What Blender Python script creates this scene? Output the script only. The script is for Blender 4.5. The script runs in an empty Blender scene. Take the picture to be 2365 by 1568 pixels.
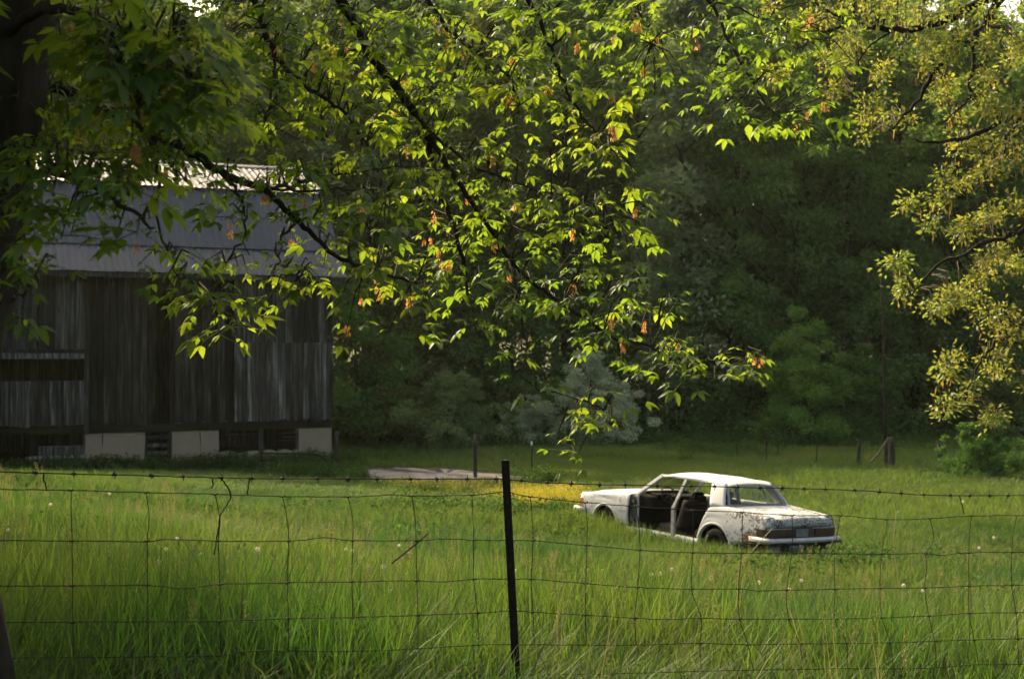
import bpy, math, random
import numpy as np
from mathutils import Vector, Matrix, Euler
R = math.radians
random.seed(7); rng = np.random.default_rng(11)
scene = bpy.context.scene
COL = scene.collection

# ------------------------------------------------------------------ camera, sky, sun, exposure
CAMZ = 1.62; F = 3285.0; HOR = 810.0; W2 = 2365.0
cam_d = bpy.data.cameras.new('camera'); cam = bpy.data.objects.new('camera', cam_d); COL.objects.link(cam)
cam.location = (0, 0, CAMZ); cam.rotation_euler = (R(90), 0, 0)
cam_d.sensor_width = 36.0; cam_d.lens = 36.0 * F / W2
cam_d.shift_y = 26.0 / W2
cam_d.clip_start = 0.05; cam_d.clip_end = 2000
cam_d.dof.use_dof = True; cam_d.dof.focus_distance = 8.0; cam_d.dof.aperture_fstop = 5.6
scene.camera = cam

SUN_TO = Vector((-0.56, 0.83, 0)).normalized(); SUN_EL = 36.0
world = bpy.data.worlds.new('World'); scene.world = world; world.use_nodes = True
nt = world.node_tree; nt.nodes.clear()
sky = nt.nodes.new('ShaderNodeTexSky'); sky.sky_type = 'NISHITA'; sky.sun_disc = False
sky.sun_elevation = R(SUN_EL); sky.sun_rotation = math.atan2(SUN_TO.x, SUN_TO.y)
sky.air_density = 0.7; sky.dust_density = 8.0; sky.ozone_density = 1.0
bg = nt.nodes.new('ShaderNodeBackground'); bg.inputs['Strength'].default_value = 0.15
wo = nt.nodes.new('ShaderNodeOutputWorld')
nt.links.new(sky.outputs[0], bg.inputs[0]); nt.links.new(bg.outputs[0], wo.inputs[0])
sun_d = bpy.data.lights.new('sun', 'SUN'); sun_d.energy = 2.1; sun_d.angle = R(0.6); sun_d.color = (1.0, 0.88, 0.69)
sun = bpy.data.objects.new('sun', sun_d); COL.objects.link(sun)
sd = Vector((SUN_TO.x * math.cos(R(SUN_EL)), SUN_TO.y * math.cos(R(SUN_EL)), math.sin(R(SUN_EL))))
sun.rotation_euler = sd.to_track_quat('Z', 'Y').to_euler()
sun.location = (-20, 20, 30)
vs = scene.view_settings; vs.view_transform = 'Standard'; vs.look = 'None'; vs.gamma = 1.0; vs.exposure = 1.58
vs.use_white_balance = True; vs.white_balance_temperature = 8300; vs.white_balance_tint = 2
scene.render.engine = 'CYCLES'
cy = scene.cycles; cy.use_denoising = True; cy.denoiser = 'OPENIMAGEDENOISE'; cy.denoising_input_passes = 'RGB_ALBEDO_NORMAL'; cy.denoising_prefilter = 'ACCURATE'; cy.use_adaptive_sampling = True; cy.adaptive_threshold = .02; cy.max_bounces = 6; cy.diffuse_bounces = 3; cy.glossy_bounces = 2
cy.transmission_bounces = 4; cy.volume_bounces = 0; cy.transparent_max_bounces = 6; cy.sample_clamp_indirect = 4.0; cy.caustics_reflective = False; cy.caustics_refractive = False

# ------------------------------------------------------------------ helpers
def ground_z(x, y):
    x = np.asarray(x, float); y = np.asarray(y, float)
    b = np.interp(y, [-30, 0, 5, 9, 14, 19, 25, 34, 50, 66, 90, 140, 260], [.4, .16, .04, -.42, -1.12, -1.72, -2.16, -2.28, -2.26, -2.2, -1.6, 0.5, 3])
    cross = -.085 * np.clip(x, -6, 8) * np.exp(-((y - 5) / 9.0) ** 2)
    rise = .120 * np.clip(2.5 - x, 0, 11) * np.interp(y, [9, 17, 24, 30, 42], [0, .75, 1, .8, 0])
    bump = .035 * np.sin(x * 1.3 + .7 * y) * np.sin(y * .9 - .4 * x) + .06 * np.sin(x * .31 + 1.3) * np.sin(y * .27 + .5)
    return b + cross + rise + bump

def at(px, py, Y):
    return Vector(((px - W2 / 2) / F * Y, Y, CAMZ + (HOR - py) / F * Y))

HY = np.arange(4.5, 110, .05)
def hit(px, py, h=0.0):
    X = (px - W2 / 2) / F * HY; Z = CAMZ + (HOR - py) / F * HY
    b = np.nonzero(Z <= ground_z(X, HY) + h)[0]
    return at(px, py, float(HY[b[0]]) if len(b) else 110.0)

def tag(o, label=None, cat=None, group=None, kind=None):
    if label: o['label'] = label
    if cat: o['category'] = cat
    if group: o['group'] = group
    if kind: o['kind'] = kind
    return o

def empty(name, loc=(0, 0, 0)):
    o = bpy.data.objects.new(name, None); COL.objects.link(o); o.location = loc; o.empty_display_size = .2
    return o

class MB:
    def __init__(s): s.v = []; s.f = []
    def add(s, vs_, fs):
        n = len(s.v); s.v += [tuple(v) for v in vs_]; s.f += [tuple(i + n for i in f) for f in fs]; return s
    def box(s, a, b, skew=0.0):
        x0, y0, z0 = a; x1, y1, z1 = b
        return s.add([(x0, y0, z0), (x1, y0, z0), (x1, y1, z0), (x0, y1, z0), (x0, y0, z1), (x1, y0, z1), (x1, y1, z1), (x0, y1, z1)],
                     [(0, 3, 2, 1), (4, 5, 6, 7), (0, 1, 5, 4), (1, 2, 6, 5), (2, 3, 7, 6), (3, 0, 4, 7)])
    def bar(s, p, q, w, h, up=(0, 0, 1)):
        p = Vector(p); q = Vector(q); d = (q - p).normalized(); u = Vector(up)
        a = d.cross(u)
        if a.length < 1e-4: a = d.cross(Vector((1, 0, 0)))
        a.normalize(); b = a.cross(d).normalized(); vs_ = []
        for c in (p, q):
            for i, j in ((-1, -1), (1, -1), (1, 1), (-1, 1)): vs_.append(c + a * (i * w / 2) + b * (j * h / 2))
        return s.add(vs_, [(0, 1, 2, 3), (7, 6, 5, 4), (0, 4, 5, 1), (1, 5, 6, 2), (2, 6, 7, 3), (3, 7, 4, 0)])
    def tube(s, pts, radii, n=6, cap=True):
        pts = [Vector(p) for p in pts]
        if not hasattr(radii, '__len__'): radii = [radii] * len(pts)
        vs_ = []; fs = []; prev = None
        for i, p in enumerate(pts):
            d = (pts[min(i + 1, len(pts) - 1)] - pts[max(i - 1, 0)])
            if d.length < 1e-9: d = Vector((0, 0, 1))
            d.normalize()
            if prev is None:
                a = d.cross(Vector((.13, .37, .92)))
                if a.length < .05: a = d.cross(Vector((1, 0, 0)))
            else:
                a = prev - d * prev.dot(d)
                if a.length < 1e-5: a = d.cross(Vector((1, 0, .3)))
            a.normalize(); prev = a; b = d.cross(a)
            for k in range(n):
                t = 2 * math.pi * k / n
                vs_.append(p + (a * math.cos(t) + b * math.sin(t)) * radii[i])
        for i in range(len(pts) - 1):
            for k in range(n):
                fs.append((i * n + k, i * n + (k + 1) % n, (i + 1) * n + (k + 1) % n, (i + 1) * n + k))
        if cap:
            fs.append(tuple(range(n - 1, -1, -1))); m = (len(pts) - 1) * n; fs.append(tuple(m + k for k in range(n)))
        return s.add(vs_, fs)
    def grid(s, rows, close=False):
        n = len(rows[0]); fs = []
        for i in range(len(rows) - 1):
            for k in range(n - 1 + (1 if close else 0)):
                fs.append((i * n + k, i * n + (k + 1) % n, (i + 1) * n + (k + 1) % n, (i + 1) * n + k))
        return s.add([p for r in rows for p in r], fs)
    def lathe(s, prof, c, axis='y', n=20):
        rows = []
        for r, h in prof:
            row = []
            for k in range(n):
                t = 2 * math.pi * k / n; a = r * math.cos(t); b = r * math.sin(t)
                row.append({'y': (c[0] + a, c[1] + h, c[2] + b), 'z': (c[0] + a, c[1] + b, c[2] + h), 'x': (c[0] + h, c[1] + a, c[2] + b)}[axis])
            rows.append(row)
        return s.grid(rows, True)
    def mesh(s, name, smooth=False):
        m = bpy.data.meshes.new(name); m.from_pydata(s.v, [], s.f); m.update()
        if smooth: m.polygons.foreach_set('use_smooth', [True] * len(m.polygons))
        return m
    def build(s, name, mat, parent=None, smooth=False, solid=0, bevel=0):
        o = bpy.data.objects.new(name, s.mesh(name, smooth)); COL.objects.link(o)
        o.data.materials.append(mat)
        if parent: o.parent = parent
        if bevel:
            md = o.modifiers.new('b', 'BEVEL'); md.width = bevel; md.segments = 2; md.limit_method = 'ANGLE'; md.angle_limit = R(40)
        if solid:
            md = o.modifiers.new('s', 'SOLIDIFY'); md.thickness = solid; md.offset = 0
        return o

def fast_mesh(name, verts, faces, mats=(), smooth=False):
    """verts (N,3) array, faces (M,k) array"""
    verts = np.ascontiguousarray(verts, np.float32); faces = np.ascontiguousarray(faces, np.int32)
    m = bpy.data.meshes.new(name); k = faces.shape[1]; M = len(faces)
    m.vertices.add(len(verts)); m.vertices.foreach_set('co', verts.ravel())
    m.loops.add(M * k); m.loops.foreach_set('vertex_index', faces.ravel())
    m.polygons.add(M); m.polygons.foreach_set('loop_start', np.arange(0, M * k, k, dtype=np.int32))
    try: m.polygons.foreach_set('loop_total', np.full(M, k, np.int32))
    except Exception: pass
    m.update(calc_edges=True); m.validate()
    if smooth: m.polygons.foreach_set('use_smooth', np.ones(M, bool))
    for x in mats: m.materials.append(x)
    return m

def obj(name, mesh, parent=None):
    o = bpy.data.objects.new(name, mesh); COL.objects.link(o)
    if parent: o.parent = parent
    return o

# ------------------------------------------------------------------ materials
MATS = {}
class NT:
    def __init__(s, name):
        s.m = bpy.data.materials.new(name); s.m.use_nodes = True; s.t = s.m.node_tree; s.t.nodes.clear()
        s.out = s.n('ShaderNodeOutputMaterial')
    def n(s, typ, **kw):
        x = s.t.nodes.new(typ)
        for k, v in kw.items():
            if hasattr(x, k): setattr(x, k, v)
        return x
    def l(s, a, b): s.t.links.new(a, b)
    def noise(s, scale, detail=4, coord='Object', rough=.6, vec=None, stretch=None):
        tc = s.n('ShaderNodeTexCoord'); x = s.n('ShaderNodeTexNoise'); x.inputs['Scale'].default_value = scale
        x.inputs['Detail'].default_value = detail; x.inputs['Roughness'].default_value = rough
        src = vec if vec is not None else tc.outputs[coord]
        if stretch:
            mp = s.n('ShaderNodeMapping'); mp.inputs['Scale'].default_value = stretch; s.l(src, mp.inputs[0]); src = mp.outputs[0]
        s.l(src, x.inputs['Vector']); return x.outputs['Fac']
    def ramp(s, fac, stops):
        x = s.n('ShaderNodeValToRGB'); e = x.color_ramp.elements
        while len(e) < len(stops): e.new(.5)
        for i, (p, c) in enumerate(stops):
            e[i].position = p; e[i].color = (*c, 1) if len(c) == 3 else c
        s.l(fac, x.inputs[0]); return x.outputs[0]
    def mix(s, fac, a, b, typ='MIX'):
        x = s.n('ShaderNodeMix', data_type='RGBA', blend_type=typ)
        for sock, val in ((x.inputs[0], fac), (x.inputs[6], a), (x.inputs[7], b)):
            if isinstance(val, bpy.types.NodeSocket): s.l(val, sock)
            elif isinstance(val, (int, float)): sock.default_value = val
            else: sock.default_value = (*val, 1)
        return x.outputs[2]
    def math(s, op, a, b=0.0, clamp=False):
        x = s.n('ShaderNodeMath', operation=op, use_clamp=clamp)
        for i, v in enumerate((a, b)):
            if isinstance(v, bpy.types.NodeSocket): s.l(v, x.inputs[i])
            else: x.inputs[i].default_value = v
        return x.outputs[0]
    def bsdf(s, color, rough=.8, spec=.3, metal=0.0, bump=None, bs=.3, bd=.02, alpha=None):
        b = s.n('ShaderNodeBsdfPrincipled')
        for sock, v in ((b.inputs['Base Color'], color), (b.inputs['Roughness'], rough), (b.inputs['Metallic'], metal)):
            if isinstance(v, bpy.types.NodeSocket): s.l(v, sock)
            elif isinstance(v, (int, float)): sock.default_value = v
            else: sock.default_value = (*v, 1)
        b.inputs['Specular IOR Level'].default_value = spec
        if bump is not None:
            x = s.n('ShaderNodeBump'); x.inputs['Strength'].default_value = bs; x.inputs['Distance'].default_value = bd
            s.l(bump, x.inputs['Height']); s.l(x.outputs[0], b.inputs['Normal'])
        return b.outputs[0]
    def done(s, sh): s.l(sh, s.out.inputs['Surface']); return s.m

def leaf_mat(name, c0, c1, t0, t1, tw=.5, gloss=.08, rough=.45, vscale=.6):
    """c0..c1 reflected colour range, t0..t1 transmitted colour range, varied leaf by leaf"""
    k = NT(name); g = k.n('ShaderNodeNewGeometry'); oi = k.n('ShaderNodeObjectInfo')
    r = k.math('FRACT', k.math('ADD', g.outputs['Random Per Island'], oi.outputs['Random']))
    nz = k.noise(vscale, 2, vec=g.outputs['Position'])
    f = k.math('ADD', k.math('MULTIPLY', r, .5), k.math('SUBTRACT', k.math('MULTIPLY', nz, 2.3), .9), True)
    ca = k.mix(f, c0, c1); ct = k.mix(f, t0, t1)
    d = k.n('ShaderNodeBsdfDiffuse'); k.l(ca, d.inputs[0])
    t = k.n('ShaderNodeBsdfTranslucent'); k.l(ct, t.inputs[0])
    m = k.n('ShaderNodeMixShader'); m.inputs[0].default_value = tw; k.l(d.outputs[0], m.inputs[1]); k.l(t.outputs[0], m.inputs[2])
    gl = k.n('ShaderNodeBsdfGlossy'); gl.inputs['Roughness'].default_value = rough; gl.inputs[0].default_value = (.8, .85, .8, 1)
    m2 = k.n('ShaderNodeMixShader'); m2.inputs[0].default_value = gloss; k.l(m.outputs[0], m2.inputs[1]); k.l(gl.outputs[0], m2.inputs[2])
    return k.done(m2.outputs[0])

def plain(name, col, rough=.8, spec=.3, metal=0., var=.35, scale=8, bs=.2, bd=.01, stretch=None):
    k = NT(name); nz = k.noise(scale, 5, stretch=stretch)
    c = k.ramp(nz, [(.3, tuple(x * (1 - var) for x in col)), (.7, tuple(min(1, x * (1 + var)) for x in col))])
    return k.done(k.bsdf(c, rough, spec, metal, nz, bs, bd))

# ground soil with thatch
k = NT('soil'); n1 = k.noise(1.2, 6); n2 = k.noise(14, 5)
c = k.mix(n1, (.030, .045, .012), (.055, .060, .020)); c = k.mix(k.math('MULTIPLY', n2, .6), c, (.075, .065, .030))
M_soil = k.done(k.bsdf(c, 1.0, .1, 0, n2, .6, .05))
k = NT('gravel'); n1 = k.noise(2.0, 6); n2 = k.noise(28, 4)
c = k.ramp(n2, [(.3, (.16, .135, .125)), (.55, (.30, .26, .245)), (.75, (.42, .37, .345))]); c = k.mix(k.ramp(n1, [(.5, (0, 0, 0)), (.72, (1, 1, 1))]), c, (.06, .075, .03))
M_gravel = k.done(k.bsdf(c, .95, .15, 0, n2, .7, .03))
M_grass_near = leaf_mat('grass_near', (.022, .058, .013), (.070, .104, .021), (.040, .120, .018), (.140, .205, .026), .50, .02, .5, .35)
M_grass_mid = leaf_mat('grass_mid', (.024, .060, .014), (.084, .110, .027), (.042, .120, .018), (.150, .205, .032), .5, .02, .5, .25)
M_grass_far = leaf_mat('grass_far', (.036, .085, .014), (.085, .125, .024), (.085, .175, .02), (.19, .25, .035), .45, .03, .6, .2)
M_lawn = leaf_mat('lawn_grass', (.050, .095, .018), (.080, .125, .028), (.14, .22, .03), (.20, .27, .04), .45, .03, .6, .3)
M_dry = leaf_mat('dry_stalk', (.30, .24, .13), (.42, .34, .20), (.30, .22, .10), (.40, .30, .15), .3, .05)
M_weed = leaf_mat('weed_leaf', (.022, .055, .016), (.045, .085, .026), (.06, .13, .03), (.12, .20, .04), .4, .003)
M_yellow = leaf_mat('yellow_petal', (.46, .38, .03), (.60, .48, .05), (.40, .33, .03), (.5, .4, .04), .35, .02)
M_elder = leaf_mat('box_elder_leaf', (.024, .068, .014), (.052, .098, .020), (.12, .24, .022), (.37, .45, .042), .55, .03, .42, .8)
M_samara = leaf_mat('samara', (.34, .15, .06), (.48, .24, .09), (.62, .26, .08), (.85, .45, .16), .55, .03)
M_oak = leaf_mat('oak_leaf', (.050, .095, .018), (.105, .120, .030), (.20, .29, .04), (.38, .37, .06), .5, .05, .5, .5)
M_catkin = leaf_mat('oak_catkin', (.22, .15, .035), (.30, .20, .05), (.40, .24, .06), (.50, .30, .08), .45, .02)
M_forest = [leaf_mat('forest_leaf_dark', (.066, .122, .042), (.100, .155, .058), (.11, .22, .04), (.21, .33, .06), .4, .004, .6, .12),
            leaf_mat('forest_leaf_grey', (.100, .145, .062), (.145, .185, .085), (.15, .23, .08), (.23, .31, .11), .4, .004, .6, .12),
            leaf_mat('forest_leaf_olive', (.095, .115, .040), (.130, .140, .055), (.14, .18, .04), (.22, .25, .06), .4, .004, .6, .12),
            leaf_mat('forest_leaf_green', (.062, .130, .040), (.095, .165, .055), (.09, .20, .035), (.16, .29, .05), .4, .004, .6, .12)]
M_forest.append(leaf_mat('forest_leaf_pale', (.15, .19, .105), (.21, .25, .14), (.20, .28, .10), (.30, .38, .14), .4, .004, .6, .12))
M_olive = leaf_mat('silver_shrub_leaf', (.34, .41, .26), (.44, .50, .33), (.22, .27, .14), (.30, .35, .18), .35, .01, .5, .4)
M_shrub = leaf_mat('green_shrub_leaf', (.065, .150, .036), (.100, .190, .050), (.16, .32, .045), (.25, .42, .06), .4, .005, .5, .4)
M_bark = plain('bark', (.036, .029, .022), .95, .1, 0, .5, 9, .9, .03, (1, 1, .25))
M_bark_pale = plain('pale_bark', (.22, .20, .17), .9, .15, 0, .4, 12, .4, .01)
M_twig = plain('twig_bark', (.050, .038, .026), .9, .15, 0, .4, 30)
M_post = plain('weathered_post', (.050, .044, .036), .9, .1, 0, .45, 10, .6, .01, (1, 1, .15))
M_pole = plain('reddish_pole', (.028, .022, .017), .9, .1, 0, .35, 8, .4, .01, (1, 1, .15))
M_rust = plain('rusty_steel', (.020, .014, .010), .85, .3, .2, .5, 40, .5, .003)
M_wire = plain('rusty_wire', (.030, .022, .016), .8, .3, .3, .4, 60, .3, .001)
M_tip = plain('white_paint_tip', (.7, .7, .68), .6)

# ------------------------------------------------------------------ terrain
def terrain():
    xs = np.unique(np.concatenate([np.linspace(-170, -60, 12), np.linspace(-60, 60, 121), np.linspace(60, 170, 12)]))
    ys = np.unique(np.concatenate([np.linspace(-30, 4, 12), np.linspace(4, 80, 153), np.linspace(80, 260, 24)]))
    X, Y = np.meshgrid(xs, ys); Z = ground_z(X, Y); nx, ny = len(xs), len(ys)
    i = np.arange((ny - 1) * (nx - 1)); r = i // (nx - 1); c = i % (nx - 1); a = r * nx + c
    m = fast_mesh('ground', np.c_[X.ravel(), Y.ravel(), Z.ravel()], np.c_[a, a + 1, a + nx + 1, a + nx], [M_soil], True)
    tag(obj('ground', m), 'grassy meadow ground sloping down from the fence to the barn and wood', kind='structure')
terrain()

PATH_PX = [(820, 1088), (850, 1083), (900, 1079), (1000, 1081), (1080, 1087), (1170, 1096), (1235, 1103), (1285, 1110), (1210, 1113), (1120, 1113), (1000, 1112), (900, 1110), (835, 1104)]
PATH = [hit(*p) for p in PATH_PX]
def in_poly(x, y, poly):
    ins = np.zeros(np.shape(x), bool); n = len(poly)
    for i in range(n):
        x0, y0 = poly[i][0], poly[i][1]; x1, y1 = poly[(i + 1) % n][0], poly[(i + 1) % n][1]
        c = ((y0 > y) != (y1 > y)) & (x < (x1 - x0) * (y - y0) / ((y1 - y0) if abs(y1 - y0) > 1e-9 else 1e-9) + x0); ins ^= c
    return ins
def path():
    mb = MB(); cx = sum(p.x for p in PATH) / len(PATH); cyy = sum(p.y for p in PATH) / len(PATH)
    rings = []
    pl = []
    for i in range(len(PATH)):
        for t in range(6): q = PATH[i].lerp(PATH[(i + 1) % len(PATH)], t / 6); pl.append((q.x + random.uniform(-.25, .25), q.y + random.uniform(-.22, .22)))
    for f in (0.02, .3, .55, .8, .93, 1.0):
        rings.append([(cx + (p[0] - cx) * f, cyy + (p[1] - cyy) * f, float(ground_z(cx + (p[0] - cx) * f, cyy + (p[1] - cyy) * f)) + .03 * (1 - f ** 6) - .01 * (f == 1.0) + .004) for p in pl])
    mb.grid(rings, True)
    tag(mb.build('path', M_gravel, smooth=True), 'bare pinkish grey gravel track beside the barn', kind='structure')
path()

# ------------------------------------------------------------------ barn
BC = Vector((-6.2, 49.0, -2.35)); BA = R(26)
barn = empty('barn', BC); barn.rotation_euler.z = BA
tag(barn, 'weathered wooden barn with grey metal gambrel roof and pale block foundation', 'barn')
GC, GS = math.cos(BA), math.sin(BA)
def fac(px, py=None, v=0.0):
    """pixel -> local (x along front, z) on the plane v metres behind the front wall"""
    ox, oy = BC.x - GS * v, BC.y + GC * v; u = (px - W2 / 2) / F
    s = (u * oy - ox) / (GC - u * GS); Y = oy + GS * s
    if py is None: return s
    return s, CAMZ + (HOR - py) / F * Y - BC.z

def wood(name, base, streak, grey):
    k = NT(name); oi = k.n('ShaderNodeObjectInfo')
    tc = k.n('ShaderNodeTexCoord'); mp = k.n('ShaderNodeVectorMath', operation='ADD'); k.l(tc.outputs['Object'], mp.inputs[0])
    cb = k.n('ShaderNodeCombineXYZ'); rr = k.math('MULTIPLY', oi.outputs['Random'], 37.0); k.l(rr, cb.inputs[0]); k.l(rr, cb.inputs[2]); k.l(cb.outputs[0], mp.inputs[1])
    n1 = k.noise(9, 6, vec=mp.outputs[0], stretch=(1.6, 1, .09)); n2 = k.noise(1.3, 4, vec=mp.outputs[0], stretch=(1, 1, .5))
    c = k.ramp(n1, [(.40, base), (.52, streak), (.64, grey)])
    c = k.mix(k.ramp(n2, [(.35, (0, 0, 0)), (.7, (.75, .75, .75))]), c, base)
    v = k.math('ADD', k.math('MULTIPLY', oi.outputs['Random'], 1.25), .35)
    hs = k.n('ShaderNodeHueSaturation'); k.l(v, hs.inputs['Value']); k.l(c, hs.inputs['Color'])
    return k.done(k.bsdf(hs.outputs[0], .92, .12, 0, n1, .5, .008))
M_wood_grey = wood('weathered_grey_board', (.030, .028, .025), (.10, .097, .090), (.26, .245, .22))
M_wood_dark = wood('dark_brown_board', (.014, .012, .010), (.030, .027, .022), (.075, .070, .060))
M_wood_mid = wood('faded_board', (.024, .021, .018), (.058, .054, .050), (.12, .118, .115))
k = NT('parged_block'); n1 = k.noise(2.5, 6); n2 = k.noise(22, 5)
c = k.mix(n1, (.25, .195, .14), (.38, .31, .23)); c = k.mix(k.math('MULTIPLY', n2, .5), c, (.15, .12, .085))
M_block = k.done(k.bsdf(c, .95, .1, 0, n2, .5, .012))
k = NT('galvanised_roof'); oi = k.n('ShaderNodeObjectInfo'); n1 = k.noise(3, 6, stretch=(1, .3, .3)); n2 = k.noise(25, 3)
c = k.mix(n1, (.042, .044, .054), (.068, .071, .085)); c = k.mix(k.math('MULTIPLY', oi.outputs['Random'], .25), c, (.11, .11, .125))
M_roof = k.done(k.bsdf(c, .45, .35, .0, n2, .10, .01))
M_darkwood = plain('barn_interior_timber', (.02, .016, .012), .95, .1)
def plank(x0, x1, z0, z1, mat, v=0.0, name='plank', t=.028, jag=0.0):
    mb = MB(); e = .004 + random.random() * .006
    zj = [z0 + random.uniform(-jag, jag) * 1.8 for _ in range(2)]; tw = random.uniform(-.012, .012); off = random.uniform(0, .014)
    a, b = x0 + e, x1 - e
    y0, y1 = v - t - off, v - off
    mb.add([(a, y0, zj[0]), (b, y0 + tw * .3, zj[1]), (b, y1, zj[1]), (a, y1, zj[0]), (a + tw * .5, y0, z1), (b + tw * .5, y0, z1), (b + tw * .5, y1, z1), (a + tw * .5, y1, z1)],
           [(0, 3, 2, 1), (4, 5, 6, 7), (0, 1, 5, 4), (1, 2, 6, 5), (2, 3, 7, 6), (3, 0, 4, 7)])
    return mb.build(name, mat, barn)
def boards(x0, x1, z0, z1, mat, v=0.0, w=(.17, .29), jag=.03, skip=(), mats=None):
    x = x0
    while x < x1 - .05:
        ww = min(random.uniform(*w), x1 - x)
        if x1 - x - ww < .09: ww = x1 - x
        if not any(a < x + ww / 2 < b for a, b in skip): plank(x, x + ww, z0, z1, (random.choice(mats) if mats else mat), v, jag=jag)
        x += ww
ZB = fac(765, 968)[1]; ZE = 6.55; ZG = 0.0
xR = 0.0; xD = fac(540); xM = fac(375); xL = fac(195); xEnd = fac(-40)
# right bay: two tiers of weathered boards
zt = fac(650, 795)[1]
boards(xD, xR, zt, ZE, M_wood_mid, 0.0, jag=.02, mats=[M_wood_mid, M_wood_mid, M_wood_grey])
boards(xD, xR, ZB, zt + .06, M_wood_grey, -.05, jag=.03, mats=[M_wood_grey, M_wood_grey, M_wood_mid])
# middle bay: the two big sliding doors, dark, with the open slit between them
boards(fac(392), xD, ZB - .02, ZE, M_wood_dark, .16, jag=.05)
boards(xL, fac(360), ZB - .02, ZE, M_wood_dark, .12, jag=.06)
# left bay: boards above and below an open hatch
z1 = fac(100, 808)[1]; z2 = fac(100, 880)[1]; zb2 = fac(100, 985)[1]
boards(xEnd, xL, z1, ZE, M_wood_mid, 0.0, jag=.02)
boards(xEnd, xL, zb2, z2, M_wood_mid, 0.0, jag=.04, mats=[M_wood_mid, M_wood_grey])
MB().box((fac(5), -.10, z1 - .28), (fac(193), -.055, z1 - .10)).build('hatch_rail', M_wood_grey, barn)
MB().box((fac(5), -.12, z1 - .08), (fac(193), -.045, z1 + .02)).build('hatch_rail', M_wood_mid, barn)
MB().box((xL - .02, -.05, ZB - .3), (xL + .13, .08, ZE)).build('corner_post', M_wood_dark, barn)
MB().box((xEnd, .02, ZB - .28), (-.02, .25, ZB - .03)).build('sill_beam', M_darkwood, barn)
for q in (-12.5, -9.9, -7.0, -4.0, -1.0): MB().box((q, .3, .0), (q + .22, .5, ZE)).build('inner_post', M_darkwood, barn)
# other walls so the inside is closed
for nm, a, b in (('gable_wall', (-.05, .3, 0), (0, 8.9, ZE + 2.9)), ('gable_wall', (-22.0, .3, 0), (-21.95, 8.9, ZE + 2.9)), ('back_wall', (-22.0, 8.9, 0), (0, 8.95, ZE))):
    mb = MB()
    if nm == 'gable_wall':
        x0, x1 = a[0], b[0]; prof = [(.1, 0), (.1, ZE), (1.8, ZE + 2.7), (4.5, ZE + 3.75), (7.2, ZE + 2.7), (8.9, ZE), (8.9, 0)]
        n = len(prof); mb.add([(x0, p, z) for p, z in prof] + [(x1, p, z) for p, z in prof], [tuple(range(n)), tuple(range(2 * n - 1, n - 1, -1))] + [(i, (i + 1) % n, n + (i + 1) % n, n + i) for i in range(n)])
    else: mb.box(a, b)
    mb.build(nm, M_wood_mid, barn)
boards(-21.9, xEnd, .9, ZE, M_wood_mid, 0.0)
# foundation blocks
def fbox(p0, p1, y0, y1, mat=M_block, name='foundation_block', v=0.06, d=.4):
    a, za = fac(p0, y1, v); b, _ = fac(p1, y1, v); _, zb = fac((p0 + p1) / 2, y0, v)
    if name != 'foundation_block': return MB().box((a, v, za), (b, v + d, zb)).build(name, mat, barn, bevel=.01)
    J = lambda q: random.uniform(-q, q); nx = max(3, int((b - a) / .18)); out = [(a + J(.012), za)] + [(a + J(.022), za + (zb - za) * t) for t in (.25, .5, .75)]
    out += [(a + (b - a) * i / nx, zb + J(.028) - (.05 if random.random() < .12 else 0)) for i in range(nx + 1)] + [(b + J(.022), za + (zb - za) * t) for t in (.75, .5, .25)] + [(b + J(.012), za)]
    n = len(out); mb = MB().add([(x, v + J(.006), z) for x, z in out] + [(x, v + d, z) for x, z in out], [tuple(range(n)), tuple(range(2 * n - 1, n - 1, -1))] + [((i + 1) % n, i, n + i, n + (i + 1) % n) for i in range(n)])
    return mb.build(name, mat, barn, bevel=.012)
for p0, p1, y0, y1 in ((196, 236, 1000, 1090), (237, 335, 984, 1088), (396, 462, 979, 1088), (463, 506, 993, 1090), (507, 689, 1041, 1095), (690, 766, 981, 1098)):
    fbox(p0, p1, y0, y1)
fbox(90, 194, 1030, 1080, M_wood_mid, 'ledge_board', .0, .3)
fbox(60, 194, 1052, 1062, M_wood_grey, 'ledge_board', -.05, .04)
for yy in (988, 1006, 1024, 1042, 1058): fbox(337, 395, yy, yy + 9, M_wood_mid, 'rung', .05, .05)
fbox(336, 341, 984, 1080, M_wood_dark, 'ladder_rail', .03, .06); fbox(390, 395, 984, 1080, M_wood_dark, 'ladder_rail', .03, .06)
for yy, a, b in ((1002, 512, 600), (1016, 640, 688), (1008, 652, 688), (1026, 512, 688), (1036, 508, 688), (998, 650, 688)): fbox(a, b, yy, yy + 3, M_wood_mid, 'slat', .10, .04)
fbox(598, 608, 990, 1060, M_wood_mid, 'window_post', .04, .08)
# roof: corrugated panels in three bands, each panel a part
ridge_v, ridge_z = 4.5, fac(690, 395, 4.5)[1]
brk_v, brk_z = 1.8, fac(700, 452, 1.8)[1]
fl_v, fl_z = .35, fac(500, 577, .35)[1]
ev_v, ev_z = -.50, fac(500, 633, -.50)[1]
mid_v = ridge_v
def roof_panel(x0, x1, a, b, lift=.0):
    mb = MB(); n = 13; (v0, z0), (v1, z1) = a, b; L = math.hypot(v1 - v0, z1 - z0); nv, nz = -(z1 - z0) / L, (v1 - v0) / L
    if nz < 0: nv, nz = -nv, -nz
    rows = []
    dz = random.uniform(-.006, .006)
    for (v, z) in (a, ((v0 + v1) / 2, (z0 + z1) / 2), b):
        row = []
        for i in range(n):
            h = (.022 if i % 3 == 1 else 0.0) + lift + dz; row.append((x0 + (x1 - x0) * i / (n - 1), v + nv * h, z + nz * h))
        rows.append(row)
    mb.grid(rows); return mb.build('roof_panel', M_roof, barn, solid=.006)
x = .35
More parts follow.
